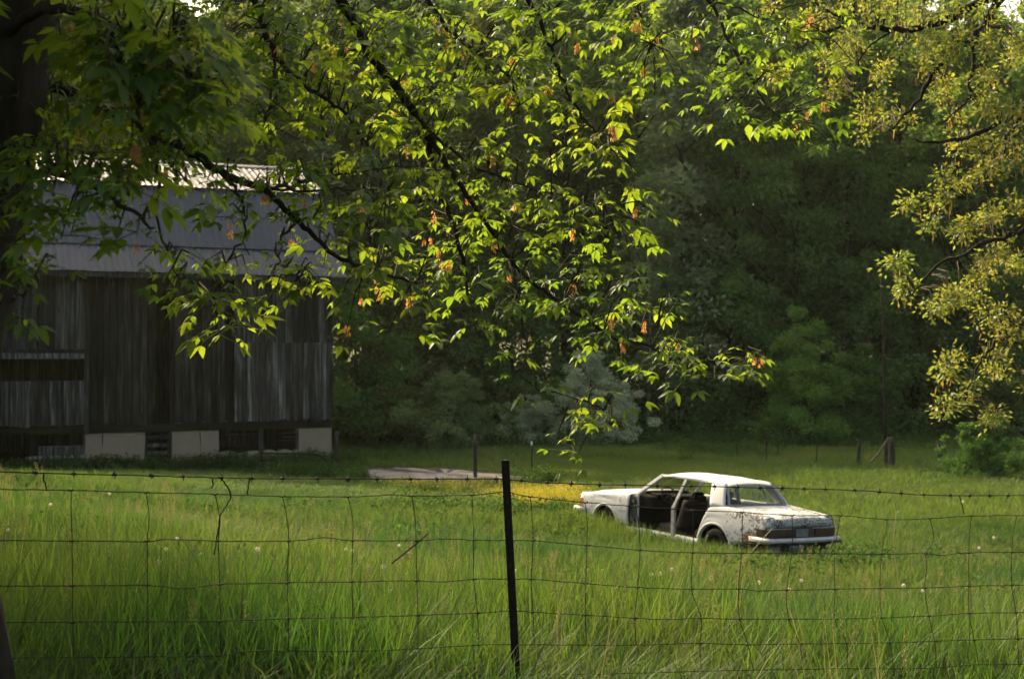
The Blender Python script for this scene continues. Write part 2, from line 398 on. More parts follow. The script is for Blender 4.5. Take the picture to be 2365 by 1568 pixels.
while x > -22.2:
    w = .86
    for s in (1, -1):
        f = lambda v: v if s == 1 else 9 - v
        roof_panel(x - w - .015, x + .015, (f(ev_v), ev_z), (f(fl_v + .03), fl_z + .03), .012 * (int(x / w) % 2))
        roof_panel(x - w - .015, x + .015, (f(fl_v), fl_z + .05), (f(brk_v + .02), brk_z + .02), .012 * (int(x / w) % 2) + .01)
        roof_panel(x - w - .015, x + .015, (f(brk_v - .08), brk_z + .06), (f(ridge_v), ridge_z + .02), .012 * (int(x / w) % 2) + .015)
    x -= w
mb = MB(); mb.grid([[(xx, ridge_v + dv, ridge_z + dz) for xx in (-22.2, -15, -8, .4)] for dv, dz in ((-.22, .0), (0, .11), (.22, .0))]); mb.build('ridge_cap', M_roof, barn, solid=.01)
MB().box((-22.2, ev_v + .05, ev_z - .17), (.33, ev_v + .09, ev_z - .02)).build('fascia', M_wood_mid, barn)

# gate and posts by the barn corner
gate = empty('pipe_gate', (0, 0, 0)); tag(gate, 'rusty bent pipe gate leaning in weeds before the barn foundation', 'gate')
def bw(px, py, v=-1.9):
    s, zz = fac(px, py, v); return Vector((BC.x + GC * s - GS * v, BC.y + GS * s + GC * v, zz + BC.z))
MB().tube([bw(600, 1046), bw(690, 1047), bw(728, 1049), bw(748, 1056), bw(757, 1068), bw(759, 1100)], .028, 8).build('top_rail', M_rust, gate, True)
MB().tube([bw(600, 1062), bw(680, 1066), bw(752, 1072)], .02, 6).build('rail', M_rust, gate, True)
MB().tube([bw(600, 1082), bw(680, 1086), bw(756, 1092)], .02, 6).build('rail', M_rust, gate, True)
for gx in (604, 680): MB().tube([bw(gx, 1046), bw(gx + 2, 1100)], .02, 6).build('upright', M_rust, gate, True)

def simple_post(name, px, ytop, ybase, r, mat, label, lean=0.0, Y=None, n=8, group=None, extra=None, cat='post'):
    p = hit(px, ybase) if Y is None else at(px, ybase, Y); p.z = float(ground_z(p.x, p.y))
    h = (ybase - ytop) / F * p.y + .1; o = empty(name, p); mb = MB()
    k_ = 5; mb.tube([(lean * h * t / k_ + random.uniform(-1, 1) * r * .08, random.uniform(-1, 1) * r * .08, -.3 + (h + .3) * t / k_) for t in range(k_ + 1)], [r * random.uniform(.92, 1.06) * (1 - .03 * t) for t in range(k_ + 1)], n)
    mb.build('shaft', mat, o, True); tag(o, label, cat, group)
    if extra: extra(o, h, r, lean)
    return o
def tipf(o, h, r, lean): MB().tube([(lean * h, 0, h - .10), (lean * h, 0, h + .01)], r * 1.15, 6).build('painted_tip', M_tip, o)
simple_post('fence_post', 776, 1004, 1098, .07, M_post, 'grey wooden post at the right corner of the barn', .02)
simple_post('fence_post', 1097, 1010, 1106, .065, M_post, 'grey wooden post standing at the edge of the gravel track', .015)
simple_post('steel_post', 1228, 1028, 1112, .025, M_rust, 'thin steel post with white tip between track and lawn', 0, None, 6, None, tipf)
simple_post('fence_post', 1981, 1022, 1082, .065, M_post, 'leaning grey post left of the braced corner post', .06)
simple_post('corner_post', 2061, 1018, 1086, .105, M_post, 'dark corner post with a diagonal brace', -.02, None, 10)
simple_post('fence_post', 2047, 1028, 1083, .07, M_post, 'dark post just left of the braced corner post', -.02)
simple_post('gate_post', 2170, 1032, 1082, .10, M_post, 'dark gate post beside the small right-hand shrub', .0)
for q, (px, y0, y1, ln, lb) in enumerate(((1770, 1010, 1072, 0, 'thin steel fence post in tall grass behind the car roof'), (1797, 1026, 1062, 0, 'short thin steel post right of the one behind the car roof'), (1883, 1030, 1075, .1, 'tilted thin steel post midway to the corner post'), (1702, 1030, 1062, 0, 'thin steel post left of all others along the far fence'))):
    simple_post('steel_post', px, y0, y1, .022, M_rust, lb, ln, None, 6)
a_, b_ = hit(2000, 1078), hit(2061, 1086); b_.z += 1.05
br = MB().tube([a_, (a_ + b_) / 2 + Vector((0, 0, -.02)), b_ + Vector((-.15, -.05, 0))], [.04, .036, .032], 7).build('brace', M_bark_pale, None, True); tag(br, 'pale diagonal pole bracing the corner post', 'brace')
pp = at(2046, 1030, 52.0); pp.z = float(ground_z(pp.x, pp.y)); h_ = at(2036, 625, 52).z - pp.z
pole = MB().tube([(0, 0, -.3), (-.03, 0, h_ * .3), (-.08, 0, h_ * .62), (-.18, 0, h_)], [.062, .056, .046, .03], 8).build('tall_pole', M_pole, None, True); pole.location = pp
tag(pole, 'tall thin reddish bare pole rising before the dark wood', 'pole')

# ------------------------------------------------------------------ derelict car (local: x forward from the rear bumper, y left, z up)
def car_paint(name, col, lichen=True):
    k = NT(name); tc = k.n('ShaderNodeTexCoord'); sp = k.n('ShaderNodeSeparateXYZ'); k.l(tc.outputs['Object'], sp.inputs[0])
    n1 = k.noise(24, 6, rough=.75); n2 = k.noise(3.2, 4); n3 = k.noise(16, 4)
    rear = k.n('ShaderNodeMapRange'); k.l(sp.outputs[0], rear.inputs[0])
    for i, v in ((1, 1.30), (2, .75), (3, 0.0), (4, 1.0)): rear.inputs[i].default_value = v
    hood = k.n('ShaderNodeMapRange'); k.l(sp.outputs[0], hood.inputs[0])
    for i, v in ((1, 3.45), (2, 3.8), (3, 0.0), (4, .45)): hood.inputs[i].default_value = v
    dens = k.math('ADD', k.math('MAXIMUM', rear.outputs[0], hood.outputs[0]), .12)
    big = k.ramp(n2, [(.38, (.0, .0, .0)), (.62, (1, 1, 1))])
    d2 = k.math('MULTIPLY', dens, k.math('ADD', k.math('MULTIPLY', big, .65), .42))
    th = k.math('SUBTRACT', .655, k.math('MULTIPLY', d2, .20))
    spk = k.n('ShaderNodeMapRange'); k.l(k.math('SUBTRACT', n1, th), spk.inputs[0])
    for i, v in ((1, 0.0), (2, .05), (3, 0.0), (4, .92)): spk.inputs[i].default_value = v
    c = k.mix(k.math('MULTIPLY', n3, .22), col, tuple(x * .72 for x in col))
    c = k.mix(spk.outputs[0], c, (.060, .054, .052))
    # rust low on the rear quarter
    dx = k.math('SUBTRACT', sp.outputs[0], .42); dz = k.math('SUBTRACT', sp.outputs[2], .56)
    dist = k.math('ADD', k.math('MULTIPLY', dx, dx), k.math('MULTIPLY', k.math('MULTIPLY', dz, dz), 3.0))
    rm = k.n('ShaderNodeMapRange'); k.l(k.math('SUBTRACT', dist, k.math('MULTIPLY', k.math('SUBTRACT', n3, .35), .14)), rm.inputs[0])
    for i, v in ((1, .02), (2, -.01), (3, 0.0), (4, .85)): rm.inputs[i].default_value = v
    c = k.mix(rm.outputs[0], c, (.22, .085, .03))
    return k.done(k.bsdf(c, .72, .18, 0, n3, .08, .004))
M_paint = car_paint('faded_white_paint', (.53, .53, .535))
M_trim = plain('dull_chrome', (.40, .40, .40), .42, .5, .25, .18, 7)
M_jamb = plain('dark_door_jamb', (.10, .10, .095), .8, .2, 0, .6, 12)  # dark grey jamb colour, mottled by noise
M_pillar = plain('dirty_pillar', (.24, .24, .235), .7, .2, 0, .45, 14)
M_black = plain('dark_interior', (.012, .011, .010), .9, .15, 0, .5, 6)
M_vinyl = plain('dark_seat_vinyl', (.018, .015, .013), .75, .25, 0, .5, 5)
M_rubber = plain('perished_rubber', (.018, .018, .017), .9, .1, 0, .3, 9)
M_steel = plain('rusty_wheel_steel', (.035, .026, .020), .8, .3, .3, .5, 10)
M_tail = plain('faded_tail_lens', (.055, .020, .014), .45, .5, 0, .35, 9)
M_taildark = plain('dark_tail_panel', (.06, .045, .04), .6, .3, 0, .4, 9)
M_amber = plain('amber_lens', (.36, .14, .03), .4, .5, 0, .15, 9)
M_plate = plain('grey_plate', (.17, .18, .17), .6, .3, 0, .3, 9)
M_under = plain('rusty_underbody', (.05, .032, .022), .9, .15, 0, .5, 7)
k = NT('dusty_glass'); gl = k.n('ShaderNodeBsdfGlossy'); gl.inputs['Roughness'].default_value = .08
tr = k.n('ShaderNodeBsdfTransparent'); tr.inputs[0].default_value = (.56, .60, .56, 1)
df = k.n('ShaderNodeBsdfDiffuse'); df.inputs[0].default_value = (.45, .45, .42, 1)
nz = k.noise(3.0, 5, stretch=(3, 3, .6)); fz = k.ramp(nz, [(.45, (.02, .02, .02)), (.8, (.14, .14, .14))])
fr = k.n('ShaderNodeFresnel'); fr.inputs[0].default_value = 1.45
m1 = k.n('ShaderNodeMixShader'); k.l(fz, m1.inputs[0]); k.l(tr.outputs[0], m1.inputs[1]); k.l(df.outputs[0], m1.inputs[2])
m2 = k.n('ShaderNodeMixShader'); k.l(fr.outputs[0], m2.inputs[0]); k.l(m1.outputs[0], m2.inputs[1]); k.l(gl.outputs[0], m2.inputs[2])
M_glass = k.done(m2.outputs[0])

CARP = (5.03, 24.549, CAMZ - 3.823); yaw, pit, rol = .94, .032, .045
fw = Vector((-math.cos(yaw) * math.cos(pit), math.sin(yaw) * math.cos(pit), math.sin(pit)))
lf = Vector((-math.sin(yaw), -math.cos(yaw), rol)).normalized(); up_ = fw.cross(lf).normalized(); lf = up_.cross(fw)
car = empty('derelict_car')
car.matrix_world = Matrix(((fw.x, lf.x, up_.x, CARP[0]), (fw.y, lf.y, up_.y, CARP[1]), (fw.z, lf.z, up_.z, CARP[2]), (0, 0, 0, 1)))
tag(car, 'derelict white sedan without left doors sunk in the meadow grass', 'car')
ip = lambda x, xs, ys: float(np.interp(x, xs, ys))
WX = lambda x: ip(x, [0, .15, .6, 1.2, 4.2, 4.8, 5.15], [.835, .87, .895, .905, .905, .885, .85])
TOP = lambda x: ip(x, [.05, .5, 1.15, 1.6, 3.5, 4.3, 5.12], [.905, .945, .985, .975, .945, .885, .80])
RA, FA = (1.315, .31, .405), (4.315, .31, .385)
def LOW(x, base=.33):
    z = base if x > 1.3 else ip(x, [.15, .9], [.50, .40])
    for cx, cz, r in (RA, FA):
        d = abs(x - cx)
        if d < r: z = max(z, cz + math.sqrt(max(0, r * r - d * d)) * (.97 if cx < 2 else .95))
    return z
def SY(x, z):
    q = (z - .62) / .36; y = WX(x) - .055 * q * q
    y -= .012 * math.exp(-((z - .80) / .018) ** 2)       # body crease
    return y
def arch_x(c, n=13): return [c[0] + c[2] * math.sin(-math.pi / 2 + math.pi * i / (n - 1)) * .998 for i in range(n)]
def side_panel(xs, top, s, name, shoulder=True, nrow=9):
    mb = MB(); cols = []
    for x in sorted(xs):
        lo, hi = LOW(x), top(x); hi = max(hi, lo + .015); col = []
        for i in range(nrow): z = lo + (hi - lo) * i / (nrow - 1); col.append((x, s * SY(x, z), z))
        if shoulder:
            y = SY(x, hi); f = 1.0 if abs(hi - TOP(x)) < .02 else 0.05
            col += [(x, s * (y - .010 * f), hi + .010 * f), (x, s * (y - .03 * f), hi + .018 * f), (x, s * (y - .075 * f), hi + .022 * f), (x, s * (y - .17 * f), hi + .026 * f)]
        cols.append(col)
    mb.grid(cols); return mb.build(name, M_paint, car, True, solid=.012)
def arch_lip(c, s, a0=-8, a1=188):
    mb = MB(); rows = []
    for i in range(21):
        t = R(a0 + (a1 - a0) * i / 20); row = []
        for dr, dy in ((-.028, -.03), (-.022, .012), (0.0, .020), (.018, .014), (.034, -.004)):
            x = c[0] + (c[2] + dr) * math.cos(t); z = c[1] + (c[2] * .97 + dr) * math.sin(t); row.append((x, s * (SY(x, max(z, .3)) + dy), z))
        rows.append(row)
    mb.grid(rows); return mb.build('arch_lip', M_paint, car, True)
doorcut = lambda x: min(TOP(x), ip(x, [1.49, 1.56, 1.62, 1.72, 1.76], [.985, .86, .72, .47, .42]))
for s in (1, -1):
    side_panel(list(np.linspace(3.63, 3.92, 6)) + arch_x(FA) + list(np.linspace(4.71, 5.12, 8)), TOP, s, 'front_fender')
    side_panel(list(np.linspace(.13, .90, 12)) + arch_x(RA) + [1.735, 1.75], doorcut if s == 1 else (lambda x: TOP(x)), s, 'rear_quarter')
    arch_lip(RA, s); arch_lip(FA, s)
    # sail panel behind the rear door
    mb = MB(); rows = []
    for i in range(8):
        v = i / 7; xa = 1.15 + .24 * v; xb = 1.50 + .20 * v; z = .99 + .385 * v + .02 * math.sin(v * math.pi); y = .845 - .235 * v + .012 * math.sin(v * math.pi); row = []
        for j in range(7): u = j / 6; row.append((xa + (xb - xa) * u, s * (y - .03 * (1 - u) ** 2), z - .02 * (1 - u) ** 3))
        rows.append(row)
    rows.append([(p[0], p[1] * .96, p[2] + .018) for p in rows[-1]])
    mb.grid(rows); mb.build('sail_panel', M_paint, car, True, solid=.03)
    MB().tube([(1.69, s * .607, 1.37), (2.2, s * .617, 1.392), (2.7, s * .612, 1.385), (3.02, s * .60, 1.365)], .022, 6).build('roof_rail', M_paint, car, True)
    mb = MB(); mb.bar((3.57, s * .755, .95), (3.03, s * .598, 1.372), .075, .045, (0, s, .3)); mb.build('windscreen_pillar', M_paint, car, False, bevel=.012)
    mb = MB(); mb.bar((2.44, s * .835, .86), (2.37, s * .615, 1.37), .075, .04, (0, s, .4)); mb.bar((2.40, s * .862, .33), (2.44, s * .842, .87), .09, .05, (0, s, 0)); mb.build('centre_pillar', M_pillar, car, False, bevel=.01)
    mb = MB(); mb.box((1.74, s * .70 if s > 0 else -.885, .25), (3.66, s * .885 if s > 0 else -.70, .345)); mb.build('sill', M_paint, car, False, bevel=.02)
# open door jamb, left: hinge pillar set in behind the fender edge
mb = MB(); mb.grid([[(3.70, .845, z), (3.60, .80, z), (3.50, .79, z), (3.40, .83, z)] for z in (.30, .45, .6, .75, .88, .95)]); mb.build('door_jamb', M_jamb, car, True, solid=.02)
for zz in (.45, .80): MB().box((3.52, .80, zz), (3.60, .86, zz + .06)).build('door_hinge', M_jamb, car, bevel=.01)
mb = MB(); mb.bar((3.395, .845, .33), (3.42, .835, .95), .025, .03, (0, 1, 0)); mb.build('jamb_edge', M_pillar, car)
# right-hand doors stay shut
for x0, x1 in ((1.63, 2.42), (2.45, 3.60)):
    d = empty('door'); d.parent = car
    mb = MB(); mb.grid([[(x, -SY(x, z), z) for z in np.linspace(.35, TOP(x), 8)] for x in np.linspace(x0, x1, 8)]); mb.build('door_skin', M_paint, d, True, solid=.05)
    mb = MB(); xt0, xt1 = (x0 + .10, x1 - .03) if x0 < 2 else (x0 - .02, x1 - .52)
    mb.tube([(x0 + .02, -.82, .95), (xt0, -.63, 1.345), (xt1, -.62, 1.345), (x1 - .02, -.80, .945)], .022, 6); mb.build('window_frame', M_pillar, d, True)
# roof
mb = MB(); rows = []
for x in [1.36, 1.375, 1.40, 1.46] + list(np.linspace(1.55, 2.9, 10)) + [2.98, 3.03, 3.06]:
    row = []
    for y in (-.632, -.625, -.60, -.54, -.42, -.28, -.14, 0, .14, .28, .42, .54, .60, .625, .632):
        e = abs(y) / .632; z = 1.375 + .050 * (1 - e ** 2.2) - (.028 if e > .995 else .010 if e > .97 else 0)
        z += .012 - .06 * max(0, (1.62 - x) / .26) ** 2.2 - .05 * max(0, (x - 2.75) / .31) ** 2.0
        w = 1 - .05 * max(0, (x - 2.6) / .46) - .03 * max(0, (1.6 - x) / .25)
        row.append((x, y * w, z))
    rows.append(row)
mb.grid(rows); mb.build('roof', M_paint, car, True, solid=.015)
MB().bar((3.05, -.57, 1.352), (3.05, .57, 1.352), .05, .035).build('windscreen_header', M_paint, car, bevel=.01)
MB().bar((1.385, -.55, 1.345), (1.385, .55, 1.345), .04, .03).build('rear_header', M_paint, car, bevel=.01)
mb = MB(); mb.grid([[(3.55, y * .74, .965 + .02 * (1 - y * y)), (3.30, y * .68, 1.17), (3.06, y * .57, 1.352 + .008 * (1 - y * y))] for y in np.linspace(-1, 1, 7)]); mb.build('windscreen', M_glass, car, True)
mb = MB(); mb.grid([[(1.175 - .03 * (1 - y * y), y * .70, 1.035), (1.27 - .03 * (1 - y * y), y * .64, 1.19), (1.37 - .02 * (1 - y * y), y * .56, 1.345)] for y in np.linspace(-1, 1, 7)]); mb.build('rear_window', M_glass, car, True)
for s in (1, -1): MB().bar((1.165, s * .705, 1.02), (1.375, s * .565, 1.352), .05, .02, (1, 0, 0)).build('window_trim', M_pillar, car)
MB().bar((1.155, -.70, 1.02), (1.155, .70, 1.02), .035, .025).build('window_trim', M_pillar, car)
# trunk lid, deck and tail
mb = MB(); rows = []
for y in np.linspace(-.70, .70, 13):
    e = (y / .70) ** 2; row = []
    for x, z in ((1.10, 1.012), (.95, 1.008), (.6, .985), (.35, .962), (.16, .938), (.095, .920), (.080, .90), (.10, .82), (.125, .765)): row.append((x, y * (1 if x > .12 else .985), z - .018 * e))
    rows.append(row)
mb.grid(rows); mb.build('trunk_lid', M_paint, car, True, solid=.012)
mb = MB(); mb.grid([[(1.115, y, 1.000 - .012 * (y / .7) ** 2), (1.16, y, 1.012), (1.24, y * .98, 1.03)] for y in np.linspace(-.80, .80, 9)]); mb.build('rear_deck', M_paint, car, True, solid=.012)
for s in (1, -1):
    mb = MB(); mb.grid([[(.10, s * .70, z0), (.09, s * .78, z0 - .006), (.12, s * .845, z0 - .02)] for z0 in (.895, .83, .765)]); mb.build('tail_corner', M_paint, car, True, solid=.012)
    mb = MB(); mb.grid([[(.115, s * .705, .925), (.12, s * .79, .915), (.16, s * .86, .89)], [(.10, s * .705, .895), (.095, s * .78, .89), (.125, s * .845, .875)]]); mb.build('tail_corner', M_paint, car, True, solid=.01)
    mb = MB(); mb.grid([[(.30, s * .886, z), (.16, s * .876, z), (.12, s * .85, z), (.10, s * .80, z), (.095, s * (.22 if s > 0 else .34), z)] for z in (.612, .64, .70, .745)])
    mb.build('tail_light', M_tail, car, False, solid=.03)
    MB().bar((.08, s * .86, .752), (.075, s * .25, .752), .02, .012).build('lamp_trim', M_trim, car)
mb = MB(); mb.grid([[(.115, y, z) for y in (.86, .4, 0, -.4, -.86)] for z in (.40, .60, .77)]); mb.build('tail_panel', M_taildark, car, solid=.03)
MB().box((.075, -.155, .605), (.095, .155, .735)).build('licence_plate', M_plate, car, bevel=.006)
for y0 in (.60, -.42):   # worn scripts, unreadable
    mb = MB()
    for q in range(7): mb.box((.083, y0 - q * .028, .815 + random.uniform(-.004, .004)), (.09, y0 - q * .028 + .018, .828 + random.uniform(-.003, .006)))
    mb.build('worn_script', M_jamb, car)
def bumper(x, sgn, z, h, wrap, name, m=M_trim):
    mb = MB(); path_ = []
    for y, dx in ((.91, wrap), (.915, .16), (.90, .04), (.84, .0), (.4, -.025), (0, -.032), (-.4, -.025), (-.84, 0), (-.90, .04), (-.915, .16), (-.91, wrap)): path_.append((x + sgn * dx, y))
    rows = []
    for (px_, py_) in path_:
        ny = .0; o = -sgn * .0
        inn = (sgn * .05 if abs(py_) < .86 else 0, -.05 * np.sign(py_) if abs(py_) > .86 else 0)
        rows.append([(px_ + inn[0], py_ + inn[1], z), (px_, py_, z + .012), (px_ - sgn * .012, py_, z + h * .5), (px_, py_, z + h - .012), (px_ + inn[0], py_ + inn[1], z + h)])
    mb.grid(rows); return mb.build(name, m, car, True, solid=.012)
b = bumper(-.035, 1, .512, .088, .50, 'rear_bumper')
MB().bar((-.045, -.86, .518), (-.045, .86, .518), .03, .03).build('bumper_strip', M_rubber, car)
bumper(5.30, -1, .445, .10, .42, 'front_bumper')
for y0, y1, dz in ((.78, .40, 0), (.30, -.05, .01), (-.5, -.8, .01)): MB().box((.06, min(y0, y1), .36 + dz), (.09, max(y0, y1), .45 + dz)).build('valance', M_pillar, car, bevel=.02)
for y in (.5, -.5): MB().box((.0, y - .05, .38), (.12, y + .05, .55)).build('bumper_bracket', M_under, car)
# hood, grille, lamps
mb = MB(); rows = []
for x in (3.60, 3.68, 3.9, 4.2, 4.5, 4.8, 4.98, 5.06, 5.10):
    row = []
    for y in (-.72, -.66, -.60, -.54, -.3, 0, .3, .54, .60, .66, .72):
        z = TOP(x) + .020; bul = .05 * max(0, 1 - ((x - 4.1) / .95) ** 4) if x < 5.04 else 0
        z += bul if abs(y) <= .54 else bul * .55 if abs(y) <= .6 else bul * .12 if abs(y) < .7 else 0
        if x > 5.0: z -= .02 * (x - 5.0) / .1
        row.append((x, y, z + .012 * (1 - (y / .72) ** 2)))
    rows.append(row)
mb.grid(rows); mb.build('hood', M_paint, car, True, solid=.012)
MB().box((3.46, -.73, .925), (3.62, .73, .955)).build('cowl', M_black, car, bevel=.01)
mb = MB(); mb.box((5.08, -.82, .50), (5.13, .82, .795)); mb.build('front_panel', M_pillar, car, bevel=.015)
mb = MB()
for q in range(13): mb.box((5.13, -.36 + q * .06, .54), (5.145, -.36 + q * .06 + .02, .77))
mb.build('grille', M_trim, car)
for s in (1, -1):
    for y in (.47, .68): MB().box((5.13, s * y - .095, .585), (5.15, s * y + .095, .745)).build('headlight', M_plate, car, bevel=.012)
    mb = MB(); mb.grid([[(5.03, s * (SY(5.03, z) + .008), z), (5.11, s * (SY(5.11, z) + .008), z)] for z in (.54, .62, .72)]); mb.build('side_marker', M_amber, car, solid=.012)
    MB().box((4.72, s * .80 - .08, .42), (5.1, s * .80 + .045, .50)).build('front_valance', M_pillar, car, bevel=.02)
    mb = MB(); mb.bar((3.66, s * .905, .625), (3.90, s * .912, .625), .012, .035, (0, 0, 1)); mb.build('side_trim', M_trim, car)
# wheels
for x, zc in ((RA[0], .30), (FA[0] + .03, .31)):
    for s in (1, -1):
        w = empty('wheel'); w.parent = car; w.location = (x, s * .765, zc)
        MB().lathe([(.185, -.09), (.27, -.10), (.305, -.075), (.315, 0), (.305, .075), (.27, .10), (.185, .09)], (0, 0, 0), 'y', 24).build('tyre', M_rubber, w, True)
        MB().lathe([(.0, s * .045), (.045, s * .05), (.06, s * .02), (.12, s * .015), (.15, s * .045), (.175, s * .05), (.195, s * .092), (.205, s * .088)], (0, 0, 0), 'y', 24).build('rim', M_steel, w, True)
        MB().lathe([(.0, s * .075), (.05, s * .072), (.06, s * .048)], (0, 0, 0), 'y', 14).build('hub', M_steel, w, True)
    for s in (1, -1):
        mb = MB(); c_ = (x, .31, .41); rows = [[(x + .43 * math.cos(R(t)), s * yy, .31 + .42 * math.sin(R(t))) for yy in (.40, .84)] for t in range(-10, 191, 20)]
        mb.grid(rows); mb.build('wheel_well', M_black, car, True, solid=.01)
# floor, firewall, cabin
MB().box((1.0, -.84, .22), (3.66, .84, .262)).build('floor', M_under, car)
MB().box((.2, -.78, .34), (1.0, .78, .40)).build('trunk_floor', M_under, car)
MB().box((3.56, -.76, .26), (3.62, .76, .93)).build('firewall', M_black, car)
MB().box((3.66, -.55, .30), (5.0, .55, .62)).build('engine_block', M_under, car, bevel=.05)
d = MB().box((3.20, -.74, .72), (3.55, .74, .955)).build('dashboard', M_black, car, bevel=.05)
MB().box((3.17, .22, .90), (3.42, .56, 1.0)).build('instrument_hood', M_black, d, bevel=.03)
mb = MB(); ring = []
ax = Vector((-.80, 0, .60)); a1 = Vector((0, 1, 0)); a2 = ax.cross(a1); c0 = Vector((3.06, .38, .985))
mb.tube([c0 + (a1 * math.cos(2 * math.pi * i / 24) + a2 * math.sin(2 * math.pi * i / 24)) * .19 for i in range(25)], .014, 6, False)
for t in (200, 340, 90): mb.bar(c0, c0 + (a1 * math.cos(R(t)) + a2 * math.sin(R(t))) * .19, .03, .015)
mb.tube([c0, c0 - ax * .22], .025, 6); mb.build('steering_wheel', M_vinyl, car, True)
for y in (.38, -.38):
    MB().box((2.50, y - .30, .30), (3.02, y + .30, .50)).build('seat_cushion', M_vinyl, car, bevel=.06)
    mb = MB(); mb.bar((2.52, y, .46), (2.34, y, .98), .56, .15, (1, 0, 0)); mb.build('seat_back', M_vinyl, car, bevel=.05)
    mb = MB(); mb.bar((2.33, y, 1.0), (2.29, y, 1.13), .26, .09, (1, 0, 0)); mb.build('headrest', M_vinyl, car, bevel=.03)
MB().box((1.55, -.66, .30), (2.08, .66, .50)).build('rear_seat_cushion', M_vinyl, car, bevel=.06)
mb = MB(); mb.bar((1.60, 0, .46), (1.40, 0, .98), 1.3, .16, (1, 0, 0)); mb.build('rear_seat_back', M_vinyl, car, bevel=.05)
MB().box((1.16, -.72, .95), (1.44, .72, .975)).build('parcel_shelf', M_black, car)
MB().box((2.96, -.10, 1.27), (3.0, .10, 1.325)).build('mirror', M_black, car, bevel=.01)
mb = MB(); mb.bar((2.98, .48, 1.345), (2.86, .14, 1.315), .15, .02, (0, 0, 1)); mb.build('sun_visor', M_black, car)

# ------------------------------------------------------------------ wire fence in the foreground
def fpt(px, py):
    u = (px - W2 / 2) / F; t = (5.7 * u + 1.61) / (4.21 - 1.97 * u); return at(px, py, 5.7 + 1.97 * t)
def crom(pts, n=6):
    pts = [Vector(p) for p in pts]; out = []
    for i in range(len(pts) - 1):
        p0, p1, p2, p3 = pts[max(i - 1, 0)], pts[i], pts[i + 1], pts[min(i + 2, len(pts) - 1)]
        for k_ in range(n):
            t = k_ / n; out.append(.5 * ((2 * p1) + (p2 - p0) * t + (2 * p0 - 5 * p1 + 4 * p2 - p3) * t * t + (3 * p1 - p0 - 3 * p2 + p3) * t ** 3))
    out.append(pts[-1]); return out
fence = empty('wire_fence', fpt(1180, 1650)); F0 = fence.location.copy()
tag(fence, 'rusty woven wire fence with a barbed top strand crossing the foreground', 'fence')
def fl(pts): return [p - F0 for p in pts]
BARB = [(-120, 1086), (0, 1089), (110, 1093), (330, 1098), (510, 1103), (690, 1105), (906, 1106), (1020, 1106), (1155, 1106), (1179, 1107), (1254, 1114), (1364, 1118), (1475, 1120), (1729, 1125), (1973, 1132), (2152, 1143), (2365, 1144), (2500, 1147)]
WIRES = [
 [(-120, 1128), (0, 1130), (164, 1132), (338, 1137), (498, 1141), (653, 1146), (804, 1147), (842, 1146), (902, 1142), (950, 1145), (1090, 1143), (1168, 1135), (1183, 1138), (1224, 1147), (1354, 1160), (1531, 1174), (1714, 1183), (1829, 1190), (1937, 1190), (2046, 1199), (2148, 1197), (2243, 1191), (2365, 1190), (2500, 1189)],
 [(-120, 1247), (0, 1248), (167, 1249), (338, 1250), (384, 1245), (505, 1249), (669, 1249), (751, 1241), (815, 1248), (961, 1248), (1033, 1244), (1094, 1247), (1176, 1248), (1231, 1248), (1355, 1259), (1478, 1270), (1600, 1276), (1828, 1277), (1927, 1278), (2036, 1279), (2138, 1278), (2172, 1282), (2237, 1276), (2336, 1275), (2500, 1274)],
 [(-120, 1354), (14, 1353), (167, 1352), (338, 1351), (427, 1359), (505, 1349), (665, 1345), (813, 1343), (961, 1341), (1028, 1343), (1094, 1337), (1183, 1337), (1227, 1337), (1353, 1347), (1473, 1356), (1598, 1360), (1705, 1359), (1746, 1364), (1817, 1362), (1928, 1360), (2032, 1358), (2135, 1357), (2237, 1353), (2336, 1351), (2500, 1349)],
 [(-120, 1438), (36, 1437), (338, 1435), (509, 1434), (666, 1428), (815, 1425), (965, 1420), (1103, 1415), (1183, 1410), (1231, 1413), (1352, 1420), (1466, 1427), (1541, 1430), (1620, 1427), (1708, 1429), (1821, 1429), (1928, 1429), (2037, 1426), (2145, 1422), (2237, 1416), (2346, 1414), (2500, 1411)],
 [(-120, 1520), (168, 1518), (338, 1516), (509, 1514), (584, 1503), (819, 1503), (965, 1497), (1103, 1489), (1231, 1488), (1362, 1489), (1483, 1489), (1613, 1485), (1727, 1488), (1847, 1486), (1954, 1485), (2056, 1484), (2158, 1480), (2250, 1477), (2365, 1474), (2500, 1472)],
 [(-120, 1592), (340, 1588), (815, 1572), (1100, 1558), (1362, 1556), (1633, 1549), (1851, 1545), (1957, 1543), (2124, 1543), (2247, 1535), (2365, 1533), (2500, 1532)],
 [(-120, 1660), (340, 1655), (815, 1638), (1100, 1622), (1633, 1610), (1957, 1602), (2247, 1592), (2500, 1588)]]
